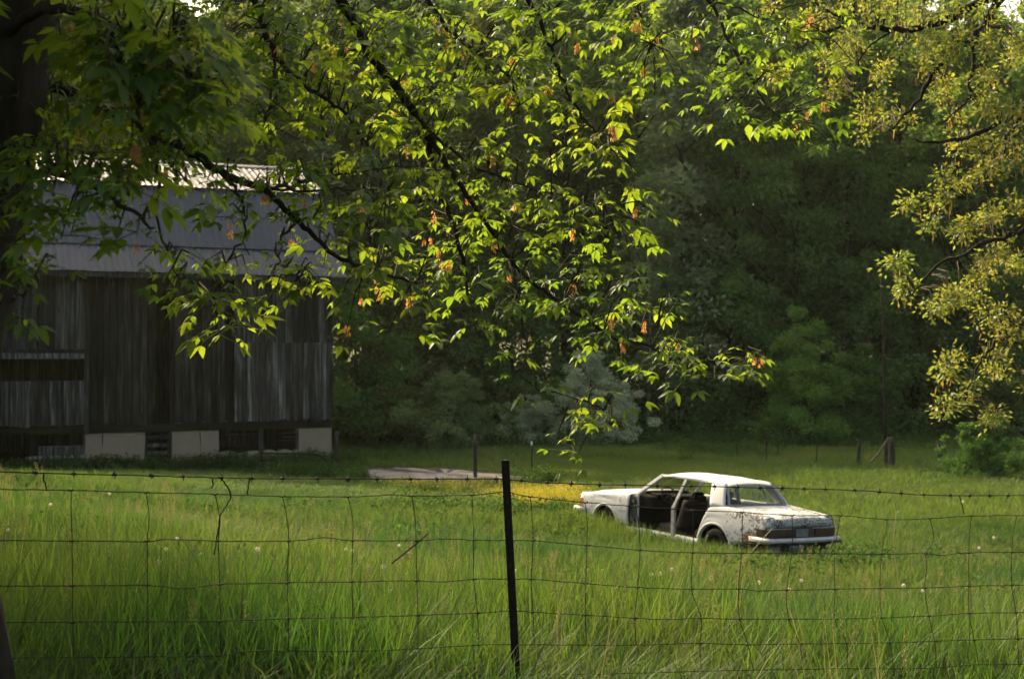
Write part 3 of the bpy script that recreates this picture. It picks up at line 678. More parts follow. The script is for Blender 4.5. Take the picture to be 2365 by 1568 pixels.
STAYS = [[(-5, 1130), (-3, 1249), (-2, 1353), (0, 1437), (0, 1520)], [(164, 1132), (167, 1249), (168, 1352), (169, 1437), (170, 1518)], [(338, 1137), (345, 1190), (341, 1250), (341, 1351), (343, 1435), (344, 1516)],
 [(498, 1141), (508, 1200), (505, 1249), (508, 1349), (509, 1434), (510, 1514)], [(653, 1146), (664, 1200), (667, 1249), (664, 1345), (666, 1428), (667, 1503)],
 [(804, 1147), (815, 1200), (815, 1248), (813, 1343), (815, 1425), (816, 1503)], [(952, 1145), (959, 1200), (961, 1248), (963, 1341), (965, 1420), (966, 1497)],
 [(1090, 1143), (1093, 1200), (1094, 1247), (1094, 1337), (1103, 1415), (1106, 1489)], [(1225, 1147), (1229, 1200), (1231, 1248), (1227, 1337), (1231, 1413), (1234, 1488)],
 [(1352, 1160), (1356, 1210), (1355, 1259), (1353, 1347), (1352, 1420), (1354, 1489)], [(1468, 1169), (1476, 1220), (1478, 1270), (1473, 1356), (1466, 1427), (1470, 1489)],
 [(1600, 1178), (1601, 1230), (1600, 1276), (1597, 1360), (1620, 1427), (1616, 1485), (1620, 1549)], [(1714, 1183), (1713, 1277), (1705, 1359), (1708, 1429), (1727, 1488), (1740, 1548)],
 [(1829, 1190), (1830, 1230), (1828, 1277), (1817, 1362), (1821, 1429), (1847, 1486), (1852, 1545)], [(1940, 1190), (1934, 1230), (1927, 1278), (1928, 1360), (1928, 1429), (1954, 1485), (1957, 1543)],
 [(2046, 1199), (2048, 1215), (2036, 1279), (2032, 1358), (2037, 1426), (2056, 1484), (2062, 1543)], [(2148, 1197), (2156, 1235), (2152, 1255), (2138, 1278), (2140, 1310), (2135, 1357), (2145, 1422), (2158, 1480), (2162, 1541)],
 [(2243, 1191), (2239, 1230), (2237, 1276), (2237, 1353), (2237, 1416), (2250, 1477), (2260, 1535)], [(2348, 1190), (2340, 1230), (2336, 1275), (2336, 1351), (2346, 1414), (2350, 1475), (2352, 1533)]]
def jit(pts, a): return [p + Vector((random.uniform(-a, a), random.uniform(-a, a), random.uniform(-a, a))) for p in pts]
for wpts in WIRES: MB().tube(fl(jit(crom([fpt(*p) for p in wpts], 6), .0012)), .0023, 5).build('line_wire', M_wire, fence, True)
for spt in STAYS:
    o = MB().tube(fl(jit(crom([fpt(*p) + Vector((0, -.003, 0)) for p in spt], 5), .001)), .0020, 5).build('stay_wire', M_wire, fence, True)
    mb = MB()
    for p in spt[:-1]:
        if min(abs(p[1] - ip(p[0], [q[0] for q in wl], [q[1] for q in wl])) for wl in WIRES) < 4:
            c0 = fpt(*p) - F0; mb.tube([c0 + Vector((-.011, -.004, .002)), c0 + Vector((0, -.007, -.002)), c0 + Vector((.011, -.004, .003))], .0042, 5)
    mb.build('knot', M_wire, o, True)
bl = crom([fpt(*p) for p in BARB], 10)
bo = MB().tube(fl(jit(bl, .001)), .0027, 5).build('barbed_strand', M_wire, fence, True)
acc = 0.0; nextb = .04
for a, b in zip(bl[:-1], bl[1:]):
    acc += (b - a).length
    if acc > nextb:
        nextb = acc + random.uniform(.11, .14); c0 = b - F0; mb = MB(); th = random.uniform(0, 3.14)
        for q in (0, 1.4): mb.tube([c0 + Vector((-.004 + q * .004, math.cos(th + q) * .017, math.sin(th + q) * .017)), c0 + Vector((.004, 0, 0)), c0 + Vector((.004 - q * .004, -math.cos(th + q) * .017, -math.sin(th + q) * .017))], .0022, 4)
        mb.tube([c0 + Vector((-.008, 0, 0)), c0 + Vector((.010, 0, 0))], .006, 5); mb.build('barb', M_wire, bo, True)
for tp in ([(103, 1092), (100, 1105), (105, 1118), (108, 1132)], [(505, 1100), (517, 1112), (533, 1143), (524, 1165), (508, 1190), (506, 1215), (500, 1245), (495, 1280)], [(490, 1106), (492, 1118), (488, 1126)], [(576, 1106), (573, 1125), (571, 1143)], [(2215, 1143), (2222, 1165), (2226, 1187)]):
    MB().tube(fl(jit(crom([fpt(*p) for p in tp], 5), .002)), .0032, 5).build('tie_wire', M_wire, fence, True)
MB().tube(fl(crom([fpt(*p) + Vector((0, -.01, 0)) for p in ((905, 1300), (925, 1284), (955, 1260), (992, 1228))], 4)), [.004] * 12 + [.002], 5).build('caught_stem', M_twig, fence, True)
# steel T-post, leaning, in front of the wire
fp = empty('post'); fp.parent = fence
top = fpt(1167, 1062) - F0; bot = fpt(1199, 1690) - F0; off = Vector((0, -.022, 0)); ax = (bot - top).normalized(); mb = MB()
mb.bar(top + off, bot + off, .036, .007, (0, 1, 0)); mb.bar(top + off + Vector((0, .016, 0)), bot + off + Vector((0, .016, 0)), .007, .030, (0, 1, 0)); mb.build('t_bar', M_rust, fp)
mb = MB(); L_ = (bot - top).length; q = .03
while q < L_: c0 = top + ax * q + off + Vector((0, -.004, 0)); mb.bar(c0, c0 + ax * .022, .014, .012, (0, 1, 0)); q += .054
mb.build('stud', M_rust, fp)

# ------------------------------------------------------------------ foliage builders
def frames(n, updir=None, spread=1.0):
    """random orthonormal frames: returns d (length dir), a (width dir), nrm"""
    d = rng.normal(size=(n, 3))
    if updir is not None: d = d * spread + np.asarray(updir)
    d /= np.linalg.norm(d, axis=1)[:, None]
    r = rng.normal(size=(n, 3)); a = np.cross(d, r); a /= np.linalg.norm(a, axis=1)[:, None]
    return d, a, np.cross(d, a)
def leaf_cards(cent, d, a, nrm, L, Wd, fold=.25):
    n = len(cent); L = np.broadcast_to(L, n)[:, None]; Wd = np.broadcast_to(Wd, n)[:, None]
    p0 = cent; p2 = cent + d * L; mid = cent + d * L * .45 + nrm * L * fold * .3
    v = np.stack([p0, mid + a * Wd * .5, p2, mid - a * Wd * .5], 1).reshape(-1, 3)
    return v, np.arange(n * 4).reshape(-1, 4)

def tree_protos(seed, H, rad, trunk_r, leaf, n_cl, per, base_frac=.18, shape='round', droop=0.0, cl_r=(.55, 1.1)):
    """returns (trunk_mesh_builder, crown verts, crown faces)"""
    rs = np.random.default_rng(seed); rd = random.Random(seed)
    trunk = MB(); lean = rs.normal(size=2) * .03 * H
    tp = [Vector((lean[0] * t * t + math.sin(t * 5 + seed) * .12, lean[1] * t * t + math.cos(t * 4 + seed) * .1, H * .93 * t)) for t in np.linspace(0, 1, 9)]
    tp[0].z = -.4
    trunk.tube(tp, [trunk_r * (1.25 if i == 0 else 1) * (1 - .88 * i / 8) + .01 for i in range(9)], 8)
    cents = []; radii = []
    lobes = rs.uniform(0, 6.28, 4)
    while len(cents) < n_cl:
        t = rs.uniform(base_frac, 1.0); ph = rs.uniform(0, 6.283)
        u = (t - base_frac) / (1 - base_frac)
        if shape == 'round': pr = math.sqrt(max(0, 1 - (2 * u - .85) ** 2 / 1.35))
        elif shape == 'cone': pr = (1 - u) ** .8 * .95 + .05
        elif shape == 'column': pr = .55 * (1 - u) ** .5 + .12
        elif shape == 'bush': pr = math.sqrt(max(0, 1 - u ** 2.2))
        else: pr = (1 - u ** 3) * .9
        if shape == 'bush': pr *= (1 + .30 * math.sin(ph * 3 + lobes[3] + t * 5)) * (1.0 if rs.uniform() > .12 else rs.uniform(1.1, 1.45))
        pr *= 1 + .22 * math.sin(ph * 2 + lobes[0]) + .16 * math.sin(ph * 3 + lobes[1] + t * 7) + .12 * math.sin(t * 17 + lobes[2])
        q = rs.uniform(0, 1) ** .42 * rad * max(pr, .05)
        cents.append((math.cos(ph) * q + lean[0] * t * t, math.sin(ph) * q + lean[1] * t * t, H * t * (1.0 if shape != 'bush' else 1 + .16 * math.sin(ph * 2 + lobes[1]) + (.22 * rs.uniform() if rs.uniform() > .85 else 0)) - droop * q)); radii.append(rs.uniform(*cl_r) * (1 - .35 * u))
    cents = np.array(cents); radii = np.array(radii)
    limb_n = min(n_cl, 34)
    for i in rs.choice(n_cl, limb_n, replace=False):
        c_ = Vector(cents[i]); zb = max(H * base_frac * .7, c_.z - math.hypot(c_.x, c_.y) * rd.uniform(.5, .9)); f = zb / (H * .93)
        b_ = Vector((lean[0] * f * f, lean[1] * f * f, zb)); m_ = b_.lerp(c_, .5) + Vector((rd.uniform(-.2, .2), rd.uniform(-.2, .2), .12 * (c_ - b_).length))
        r0 = max(.012, trunk_r * .32 * (1 - .7 * f)); trunk.tube([b_, m_, c_], [r0, r0 * .6, .008], 5)
    idx = np.repeat(np.arange(n_cl), per); n = len(idx)
    dirs = rs.normal(size=(n, 3)); dirs /= np.linalg.norm(dirs, axis=1)[:, None]
    rr = radii[idx] * rs.uniform(0, 1, n) ** .45
    pos = cents[idx] + dirs * rr[:, None] * np.array([1.15, 1.15, .75])
    d = dirs * .6 + rs.normal(size=(n, 3)) * .7 + np.array([0, 0, -.25]); d /= np.linalg.norm(d, axis=1)[:, None]
    r2 = rs.normal(size=(n, 3)); a = np.cross(d, r2); a /= np.linalg.norm(a, axis=1)[:, None]; nr = np.cross(d, a)
    Ls = leaf * rs.uniform(.7, 1.35, n)
    v, f = leaf_cards(pos, d, a, nr, Ls, Ls * .62)
    return trunk, v, f

PROTO = {}
def proto(key, mat, *a, **kw):
    tr, v, f = tree_protos(*a, **kw); PROTO[key] = (tr.mesh(key + '_trunk', True), fast_mesh(key + '_crown', v, f)); PROTO[key][0].materials.append(M_bark)
proto('tall1', 0, 1, 20, 4.2, .26, .27, 135, 125, .16); proto('tall2', 0, 2, 22, 4.6, .28, .28, 140, 125, .22)
proto('tall3', 0, 3, 18, 3.8, .22, .25, 120, 130, .10); proto('cone1', 0, 4, 17, 3.4, .20, .23, 120, 130, .05, 'cone', .12)
proto('under1', 0, 5, 7, 3.0, .10, .20, 90, 120, .03, 'bush', 0, (.5, .9)); proto('under2', 0, 6, 5, 2.6, .08, .18, 80, 120, .03, 'bush', 0, (.45, .85))
COUNT = {}
def tree(key, px, Y, mat, label, sc=1.0, rot=None, name='forest_tree', cat='tree', group=None, sz=None, wood=M_bark, cname='crown', tname='trunk'):
    X = (px - W2 / 2) / F * Y; z = float(ground_z(X, Y)); o = empty(name, (X, Y, z)); o.scale = (sc, sc, sz or sc); o.rotation_euler.z = random.uniform(0, 6.28) if rot is None else rot
    t = obj(tname, PROTO[key][0], o); c_ = obj(cname, PROTO[key][1], o)
    if not PROTO[key][1].materials: PROTO[key][1].materials.append(mat)
    for q, mt in ((t, wood), (c_, mat)):
        q.material_slots[0].link = 'OBJECT'; q.material_slots[0].material = mt
    tag(o, label, cat, group); return o

# ------------------------------------------------------------------ wood behind the meadow
GRP = 'trees along the edge of the wood'
FR = [('tall1', -60, 63, 2, 1.0, 'dark leafy tree behind the barn at the left edge of the wood'),
      ('tall2', 180, 65, 2, 1.05, 'olive tree rising above the barn roof, left of the other'),
      ('tall3', 380, 64, 1, 1.0, 'grey green tree rising behind the middle of the barn roof'),
      ('tall1', 570, 66, 2, .98, 'pale olive tree above the right end of the barn roof'),
      ('tall2', 740, 66, 1, .95, 'greyish tree just right of the barn roof'),
      ('tall3', 880, 66, 2, 1.0, 'dull green tree standing behind the weeds right of the barn'),
      ('tall1', 1010, 69, 0, 1.05, 'dark tree behind the green bush beside the track'),
      ('cone1', 1150, 66, 2, 1.15, 'brownish tapering tree between the two roundish bushes'),
      ('tall2', 1300, 71, 0, 1.0, 'dark tree directly behind the silvery bush'),
      ('cone1', 1570, 66.5, 4, 1.28, 'tall grey green tapering tree behind the slim sapling'),
      ('tall3', 1440, 74, 0, 1.15, 'dark tree between the silvery bush and grey green tree'),
      ('tall1', 1700, 70, 0, 1.0, 'dark tree behind the car roof at the wood edge'),
      ('tall3', 1830, 68, 0, 1.0, 'dark tree right behind the bright green shrub'),
      ('cone1', 1960, 67, 0, 1.05, 'dark tapering tree left of the tall bare pole'),
      ('tall2', 2085, 72, 0, .92, 'dark trunked tree right of the tall bare pole'),
      ('tall1', 2200, 67, 0, .82, 'dark tree under the golden oak sprays'),
      ('tall3', 2330, 69, 0, .85, 'dark tree near the right edge behind the small shrub'),
      ('tall2', 2480, 70, 0, 1.0, 'dark tree partly cut by the right edge of the picture')]
for key, px, Y, mi, sc, lb in FR: tree(key, px, Y, M_forest[mi], lb, sc, group=GRP)
UN = [('under1', 820, 58, 3, .95, 'leafy undergrowth bush growing against the right end of the barn'),
      ('under2', 930, 62, 2, 1.2, 'olive undergrowth bush left of the green bush by the track'),
      ('under1', 1180, 63, 3, 1.0, 'dark undergrowth bush between green bush and silvery bush'),
      ('under2', 1560, 64, 0, 1.15, 'dark undergrowth bush right of the silvery bush'),
      ('under1', 1680, 64, 3, .95, 'dark green undergrowth bush behind the car roof'),
      ('under2', 1770, 63, 0, 1.1, 'low dark bush left of the bright green shrub'),
      ('under1', 2000, 63, 0, 1.0, 'dark bush left of the tall bare pole'),
      ('under2', 2110, 64, 0, 1.25, 'dark bush right of the tall bare pole'),
      ('under1', 2230, 62, 0, 1.0, 'dark bush behind the small right-hand shrub'),
      ('under2', 2370, 61, 0, 1.2, 'dark bush at the right edge of the meadow'),
      ('under1', 1060, 65, 0, 1.1, 'dark bush directly behind the green bush by the track'),
      ('under2', 1390, 66, 0, 1.3, 'dark bush directly behind the silvery bush')]
for key, px, Y, mi, sc, lb in UN: tree(key, px, Y, M_forest[mi], lb, sc, name='undergrowth_bush', cat='bush', group='bushes along the wood edge', cname='foliage', tname='stem')

# the depth of the wood behind the edge trees, one mass
def gn_scatter(name, src, pts, rots, scl, label, mat=None, kind='stuff'):
    m = bpy.data.meshes.new(name); m.vertices.add(len(pts)); m.vertices.foreach_set('co', np.asarray(pts, np.float32).ravel())
    a = m.attributes.new('rot', 'FLOAT_VECTOR', 'POINT'); a.data.foreach_set('vector', np.asarray(rots, np.float32).ravel())
    a = m.attributes.new('scl', 'FLOAT_VECTOR', 'POINT'); a.data.foreach_set('vector', np.asarray(scl, np.float32).ravel())
    o = obj(name, m); g = bpy.data.node_groups.new(name, 'GeometryNodeTree')
    g.interface.new_socket('Geometry', in_out='INPUT', socket_type='NodeSocketGeometry'); g.interface.new_socket('Geometry', in_out='OUTPUT', socket_type='NodeSocketGeometry')
    N = g.nodes.new; gi, go = N('NodeGroupInput'), N('NodeGroupOutput'); ip_ = N('GeometryNodeInstanceOnPoints'); oi = N('GeometryNodeObjectInfo'); oi.inputs['Object'].default_value = src; oi.inputs['As Instance'].default_value = True
    na = N('GeometryNodeInputNamedAttribute'); na.data_type = 'FLOAT_VECTOR'; na.inputs['Name'].default_value = 'rot'
    nb = N('GeometryNodeInputNamedAttribute'); nb.data_type = 'FLOAT_VECTOR'; nb.inputs['Name'].default_value = 'scl'
    er = N('FunctionNodeEulerToRotation'); L = g.links.new
    L(gi.outputs[0], ip_.inputs['Points']); L(oi.outputs['Geometry'], ip_.inputs['Instance']); L(na.outputs[0], er.inputs[0]); L(er.outputs[0], ip_.inputs['Rotation']); L(nb.outputs[0], ip_.inputs['Scale']); L(ip_.outputs[0], go.inputs[0])
    md = o.modifiers.new('scatter', 'NODES'); md.node_group = g; tag(o, label, kind=kind); return o
def source(name, mesh): return bpy.data.objects.new(name, mesh)      # only a shape for scattering, not in the scene itself
def wood_mesh(key):
    a, b = PROTO[key]; na = len(a.vertices)
    va = np.zeros(na * 3, np.float32); a.vertices.foreach_get('co', va); vb = np.zeros(len(b.vertices) * 3, np.float32); b.vertices.foreach_get('co', vb)
    fb = np.arange(len(b.vertices)).reshape(-1, 4) + na; fa = np.array([tuple(p.vertices) for p in a.polygons if len(p.vertices) == 4])
    m = fast_mesh(key + '_whole', np.concatenate([va.reshape(-1, 3), vb.reshape(-1, 3)]), np.concatenate([fa, fb])); m.materials.append(M_forest[0]); return m
wp = []
for row, (Y0, st) in enumerate(((80, 4.2), (88, 4.6), (97, 5.0))):
    x = -62.0
    while x < 52:
        xx, yy = x + rng.uniform(-1, 1), Y0 + rng.uniform(-2.5, 2.5); px = W2 / 2 + F * xx / yy
        gap = 2030 < px < 2260
        wp.append((xx, yy, float(ground_z(xx, yy)), (1.25 if row == 2 else 1.05) if gap else rng.uniform(1.05, 1.3)))
        x += st
# small unseen trees left of the view, added to shade the near field
wp += [(x_, y_, float(ground_z(x_, y_)), s_) for x_, y_, s_ in ((-8.8, 16.2, .44), (-9.8, 18.6, .5), (-7.9, 14.4, .36))]; wp.append((-15.5, 34.0, float(ground_z(-15.5, 34)), .46))
for xx, yy in ((-30, 64), (-36, 60), (-33, 55), (-42, 66), (-40, 53), (-27, 69), (-46, 58), (-34, 68), (-20, 71), (-14, 73)): wp.append((xx, yy, float(ground_z(xx, yy)), rng.uniform(.95, 1.1)))  # the wood curves forward on the left, beyond the barn
wp = np.array(wp)
gn_scatter('forest', source('forest_shape', wood_mesh('tall2')), wp[:, :3], np.c_[np.zeros(len(wp)), np.zeros(len(wp)), rng.uniform(0, 6.28, len(wp))], np.repeat(wp[:, 3:4], 3, 1), 'deep dark mass of woodland behind the edge trees')

# ------------------------------------------------------------------ single shrubs and the sapling
proto('olive', 0, 21, 3.3, 2.15, .07, .075, 150, 190, .06, 'bush', 0, (.22, .45))
proto('bush2', 0, 22, 2.6, 2.0, .06, .10, 120, 150, .05, 'bush', 0, (.25, .5))
proto('shrub', 0, 23, 4.4, 2.35, .07, .13, 130, 140, .04, 'bush', 0, (.3, .6))
proto('small', 0, 24, 1.5, 1.1, .03, .075, 90, 130, .05, 'bush', 0, (.14, .32))
proto('sapling', 0, 25, 11.5, 2.6, .07, .13, 90, 75, .10, 'column', -.5, (.25, .55))
tree('olive', 1372, 57.5, M_olive, 'rounded silvery grey green bush at the meadow edge', 1.0, 1.0, 'silvery_bush', 'bush', cname='foliage', tname='stem')
tree('olive', 1235, 58.5, M_olive, 'small silvery bush tucked against the left of the bigger one', .55, 2.0, 'silvery_bush', 'bush', cname='foliage', tname='stem')
tree('bush2', 1040, 55.5, M_forest[1], 'spreading grey green bush behind the gravel track', 1.05, .4, 'spreading_bush', 'bush', cname='foliage', tname='stem')
tree('bush2', 900, 57, M_forest[2], 'low olive bush between the barn and the spreading bush', .85, 1.4, 'low_bush', 'bush', cname='foliage', tname='stem')
tree('shrub', 1868, 59.5, M_shrub, 'bright green upright shrub before the dark wood', 1.0, .3, 'green_shrub', 'shrub', cname='foliage', tname='stem')
tree('shrub', 1975, 60.5, M_forest[3], 'duller green shrub right of the bright upright one', .72, 2.3, 'green_shrub', 'shrub', cname='foliage', tname='stem')
sh = tree('small', 2268, 43, M_forest[3], 'small ragged shrub beside the dark gate post', 1.0, .8, 'ragged_shrub', 'shrub', cname='foliage', tname='stem')
sp_ = tree('sapling', 1495, 62.5, M_forest[1], 'slim pale sapling with light bare stems', 1.0, .0, 'slim_sapling', 'sapling', wood=M_bark_pale)
tree('sapling', 1545, 63.5, M_forest[1], 'second slim sapling just right of the pale one', .8, 2.0, 'slim_sapling', 'sapling', wood=M_bark_pale)
mb = MB()
for q in range(12):
    a = rng.uniform(0, 6.28); r0 = rng.uniform(.2, .8); hh = rng.uniform(1.4, 2.1); mb.tube([(r0 * .5 * math.cos(a), r0 * .5 * math.sin(a), 0), (r0 * math.cos(a), r0 * math.sin(a), hh * .6), (r0 * 1.3 * math.cos(a), r0 * 1.3 * math.sin(a), hh)], [.012, .008, .003], 5)
mb.build('shoot', M_twig, sh, True)

# ------------------------------------------------------------------ box elder in the foreground
elder = empty('box_elder', (-2.05, 4.5, float(ground_z(-2.05, 4.5)))); E0 = elder.location.copy()
tag(elder, 'box elder leaning in at the left with sunlit leafy boughs and hanging seeds', 'tree')
def el(pts): return [Vector(p) - E0 for p in pts]
TR = [(-178, 1800, 4.45), (-148, 1568, 4.45), (-188, 1260, 4.5), (-170, 1000, 4.5), (-130, 750, 4.5), (-92, 560, 4.5), (-50, 300, 4.5), (-22, 120, 4.5), (40, -40, 4.5), (120, -260, 4.55), (190, -520, 4.6), (230, -800, 4.7)]
tp = crom([at(*p) for p in TR], 5); nT = len(tp)
trunk_mb = MB(); n = 14; rows = []
for i, p in enumerate(tp):
    r0 = .235 - .10 * i / nT; rows.append([(p.x + r0 * (1 + .07 * math.sin(3 * t + i * .21) + .05 * math.sin(7 * t + i * .5) + .02 * random.uniform(-1, 1)) * math.cos(t) - E0.x, p.y + r0 * (1 + .07 * math.sin(3 * t + 1 + i * .17)) * math.sin(t) - E0.y, p.z - E0.z) for t in [2 * math.pi * q / n for q in range(n)]])
trunk_mb.grid(rows, True); trunk_mb.build('trunk', M_bark, elder, True)
BR = [ # px, py, depth ; start radius
 ([(190, -520, 4.6), (400, -400, 5.2), (600, -240, 5.8), (715, -110, 6.1), (790, 0, 6.3), (850, 110, 6.4), (930, 222, 6.5), (985, 310, 6.6), (1005, 420, 6.7), (1045, 510, 6.7), (1068, 600, 6.75), (1080, 700, 6.8)], .042),
 ([(985, 310, 6.6), (1060, 420, 6.65), (1110, 500, 6.7), (1180, 600, 6.8), (1240, 660, 6.85), (1330, 720, 6.9), (1420, 780, 6.9), (1500, 800, 6.95), (1580, 848, 7.0), (1655, 852, 7.0)], .017),
 ([(930, 222, 6.5), (1020, 330, 6.5), (1130, 400, 6.45), (1250, 440, 6.4), (1390, 475, 6.4)], .012),
 ([(-50, 300, 4.5), (100, 200, 4.8), (230, 240, 5.0), (340, 300, 5.3), (440, 350, 5.5), (520, 405, 5.6), (600, 432, 5.7), (690, 510, 5.8), (760, 580, 5.9), (850, 620, 6.0), (960, 655, 6.1)], .032),
 ([(600, 432, 5.7), (660, 432, 5.75), (720, 415, 5.8), (800, 400, 5.9), (930, 385, 6.0), (1040, 400, 6.1)], .012),
 ([(600, 432, 5.7), (690, 440, 5.6), (800, 436, 5.55), (900, 445, 5.5)], .009),
 ([(520, 405, 5.6), (560, 470, 5.6), (565, 540, 5.6), (520, 610, 5.6), (500, 700, 5.6)], .010),
 ([(340, 300, 5.3), (365, 420, 5.3), (360, 500, 5.3), (385, 580, 5.3), (410, 640, 5.3)], .010),
 ([(690, 510, 5.8), (640, 560, 5.75), (650, 610, 5.75), (690, 640, 5.75)], .008),
 ([(400, -400, 5.2), (520, -200, 5.5), (590, 0, 5.7), (640, 130, 5.8), (720, 210, 5.9), (790, 260, 5.95), (850, 340, 6.0)], .024),
 ([(640, 130, 5.8), (620, 250, 5.7), (600, 330, 5.7)], .008),
 ([(600, -240, 5.8), (850, -180, 6.0), (960, -60, 6.1), (1010, 40, 6.2), (1090, 110, 6.2), (1170, 170, 6.2), (1200, 240, 6.2)], .020),
 ([(850, -180, 6.0), (1060, -150, 6.3), (1180, -60, 6.4), (1232, 20, 6.5), (1270, 110, 6.5), (1300, 190, 6.5), (1345, 270, 6.5), (1390, 325, 6.5), (1440, 370, 6.5)], .018),
 ([(1060, -150, 6.3), (1350, -200, 6.5), (1550, -90, 6.7), (1640, 0, 6.8), (1690, 110, 6.8), (1740, 195, 6.8), (1785, 260, 6.8)], .018),
 ([(1640, 0, 6.8), (1740, 35, 6.9), (1830, 75, 6.9)], .008),
 ([(1350, -200, 6.5), (1420, -60, 6.5), (1480, 30, 6.5), (1500, 100, 6.5)], .010),
 ([(1180, 600, 6.8), (1200, 700, 6.6), (1215, 800, 6.5), (1225, 890, 6.45), (1310, 915, 6.4), (1395, 945, 6.4)], .009),
 ([(-22, 120, 4.5), (100, 20, 4.2), (250, 60, 4.0), (380, 130, 4.0), (470, 200, 4.1)], .024),
 ([(-92, 560, 4.5), (20, 420, 4.1), (150, 400, 3.9), (280, 470, 3.9), (350, 530, 4.0)], .020),
 ([(250, 60, 4.0), (290, 180, 3.9), (330, 300, 3.9), (430, 420, 4.0)], .014),
 ([(-92, 560, 4.5), (0, 640, 4.3), (50, 690, 4.3)], .010)]
NODES = []
for pts, r0 in BR:
    cp = jit(crom([at(*p) for p in pts], 6), .008); m_ = len(cp)
    rad_ = [max(.003, .84 * r0 * (1 - .82 * i / m_)) for i in range(m_)]
    MB().tube(el(cp), rad_, 7).build('branch', M_bark if r0 > .015 else M_twig, elder, True)
    NODES += [(c_, r_) for c_, r_ in zip(cp, rad_) if r_ < .03]
NODEP = np.array([tuple(c_[0]) for c_ in NODES])
# compound leaf shapes: three to five toothed leaflets on a stalk
LEAF_OUT = [(0, 0), (.10, .10), (.28, .26), (.42, .30), (.50, .22), (.60, .25), (.72, .15), (.80, .16), (1, 0)]
def leaflet(mb, base, d, side, L, curl):
    d = Vector(d).normalized(); s_ = Vector(side); s_ = (s_ - d * s_.dot(d)).normalized(); nn = d.cross(s_)
    P = lambda t, w: base + d * (t * L) + s_ * (w * L) + nn * (-(t * t) * curl * L + abs(w) * .28 * L)
    mid = [P(t, 0) for t in (0, .28, .5, .72, 1)]; up__ = [P(t, w) for t, w in ((.12, .09), (.28, .20), (.42, .225), (.52, .165), (.62, .185), (.78, .10))]; dn = [P(t, -w) for t, w in ((.12, .09), (.28, .20), (.42, .225), (.52, .165), (.62, .185), (.78, .10))]
    v = mid + up__ + dn; f = []
    for o, fl_ in ((5, 0), (11, 1)):
        fs = [(0, 1, o + 1, o), (1, 2, o + 2, o + 1), (2, o + 3, o + 2), (2, 3, o + 4, o + 3), (3, 4, o + 5), (3, o + 5, o + 4)]
        f += [tuple(reversed(q)) if fl_ else q for q in fs]
    mb.add(v, f)
def compound_leaf(seed):
    rd = random.Random(seed); mb = MB(); Lr = rd.uniform(.050, .080); ped = Vector((1, 0, -.25)).normalized(); side = Vector((0, 1, 0))
    st = rd.uniform(.05, .08); P1 = ped * st; P2 = P1 + (ped + Vector((0, 0, -.25))).normalized() * .035
    mb.tube([Vector((0, 0, 0)), P1, P2], [.0016, .0013, .001], 4, False)
    leaflet(mb, P2, Vector((1, rd.uniform(-.2, .2), -.45)), side, Lr * 1.05, rd.uniform(.05, .25))
    pairs = [(P2, .95)] if rd.random() < .55 else [(P2, .95), (P1, .9)]
    for P_, sc in pairs:
        for s_ in (1, -1): leaflet(mb, P_ + Vector((0, s_ * .004, 0)), Vector((.55 + rd.uniform(-.15, .15), s_ * .75, -.35 + rd.uniform(-.3, .2))), Vector((-.8 * s_, .5, 0)), Lr * sc * rd.uniform(.8, 1.05), rd.uniform(.05, .3))
    return mb
LP = [compound_leaf(i) for i in range(10)]
LPM = []
for i, mb in enumerate(LP):
    m = mb.mesh('leaf', True); m.materials.append(M_elder); LPM.append(m)
def samara_cluster(seed):
    rd = random.Random(seed); mb = MB(); L = rd.uniform(.06, .10)
    mb.tube([(0, 0, 0), (.004, 0, -L * .5), (.0, .003, -L)], .0009, 4, False)
    for q in range(rd.randint(6, 10)):
        z = -L * rd.uniform(.25, 1.0); a = rd.uniform(0, 6.28); o = Vector((math.cos(a), math.sin(a), 0)); b0 = Vector((0, 0, z)) + o * .008
        for s_ in (-1, 1):
            sd_ = o.cross(Vector((0, 0, 1))) * s_; d = (Vector((0, 0, -1)) + sd_ * .28 + o * .25).normalized(); w_ = (o.cross(d)).normalized(); l = rd.uniform(.026, .036)
            p0 = b0 + sd_ * .003; mb.add([p0, p0 + d * l * .35 + w_ * .0035, p0 + d * l * .75 + w_ * .0065, p0 + d * l, p0 + d * l * .7 - w_ * .003], [(0, 1, 2, 3, 4)])
    return mb
SPM = []
for i in range(5):
    m = samara_cluster(i).mesh('seed_cluster'); m.materials.append(M_samara); SPM.append(m)
DEN = {0: '027888888887777655430000', 1: '037888888887755444420000', 2: '278887788876441444550000', 3: '588884467876355000130000', 4: '787655677776643000000000', 5: '762344555666665200000000',
       6: '310455556566665100000000', 7: '200024101223555400000000', 8: '000000000002212455000000', 9: '000000000000132000000000', 10: '000000000000020000000000'}
leafinst = []; samin = []; twig_mb = MB(); CW = W2 / 24
def leafspot(pos, dirv, sc):
    az = math.atan2(dirv.y, dirv.x); return Matrix.Translation(pos) @ Euler((random.uniform(-.45, .45), random.uniform(-.35, .45), az)).to_matrix().to_4x4() @ Matrix.Scale(sc, 4)
def cluster(c, near, nl, sc=1.0, big=False):
    b = near; m_ = b.lerp(c, .5) + Vector((random.uniform(-.02, .02), random.uniform(-.02, .02), .04)); twig_mb.tube(el([b, m_, c]), [.0042, .0030, .0016], 4, False)
    d0 = (c - b); d0.z *= .3
    for q in range(nl):
        t = 1 - .55 * q / max(nl, 1) * random.uniform(.6, 1.1); pos = b.lerp(c, t) + Vector((0, 0, .01)); a = random.uniform(0, 6.28)
        dv = Vector((math.cos(a), math.sin(a), 0)) + d0.normalized() * .6
        leafinst.append((leafspot(pos, dv, random.uniform(.72, 1.15) * sc), pos))
    if random.random() < .085: samin.append(c.lerp(b, random.uniform(.1, .5)))
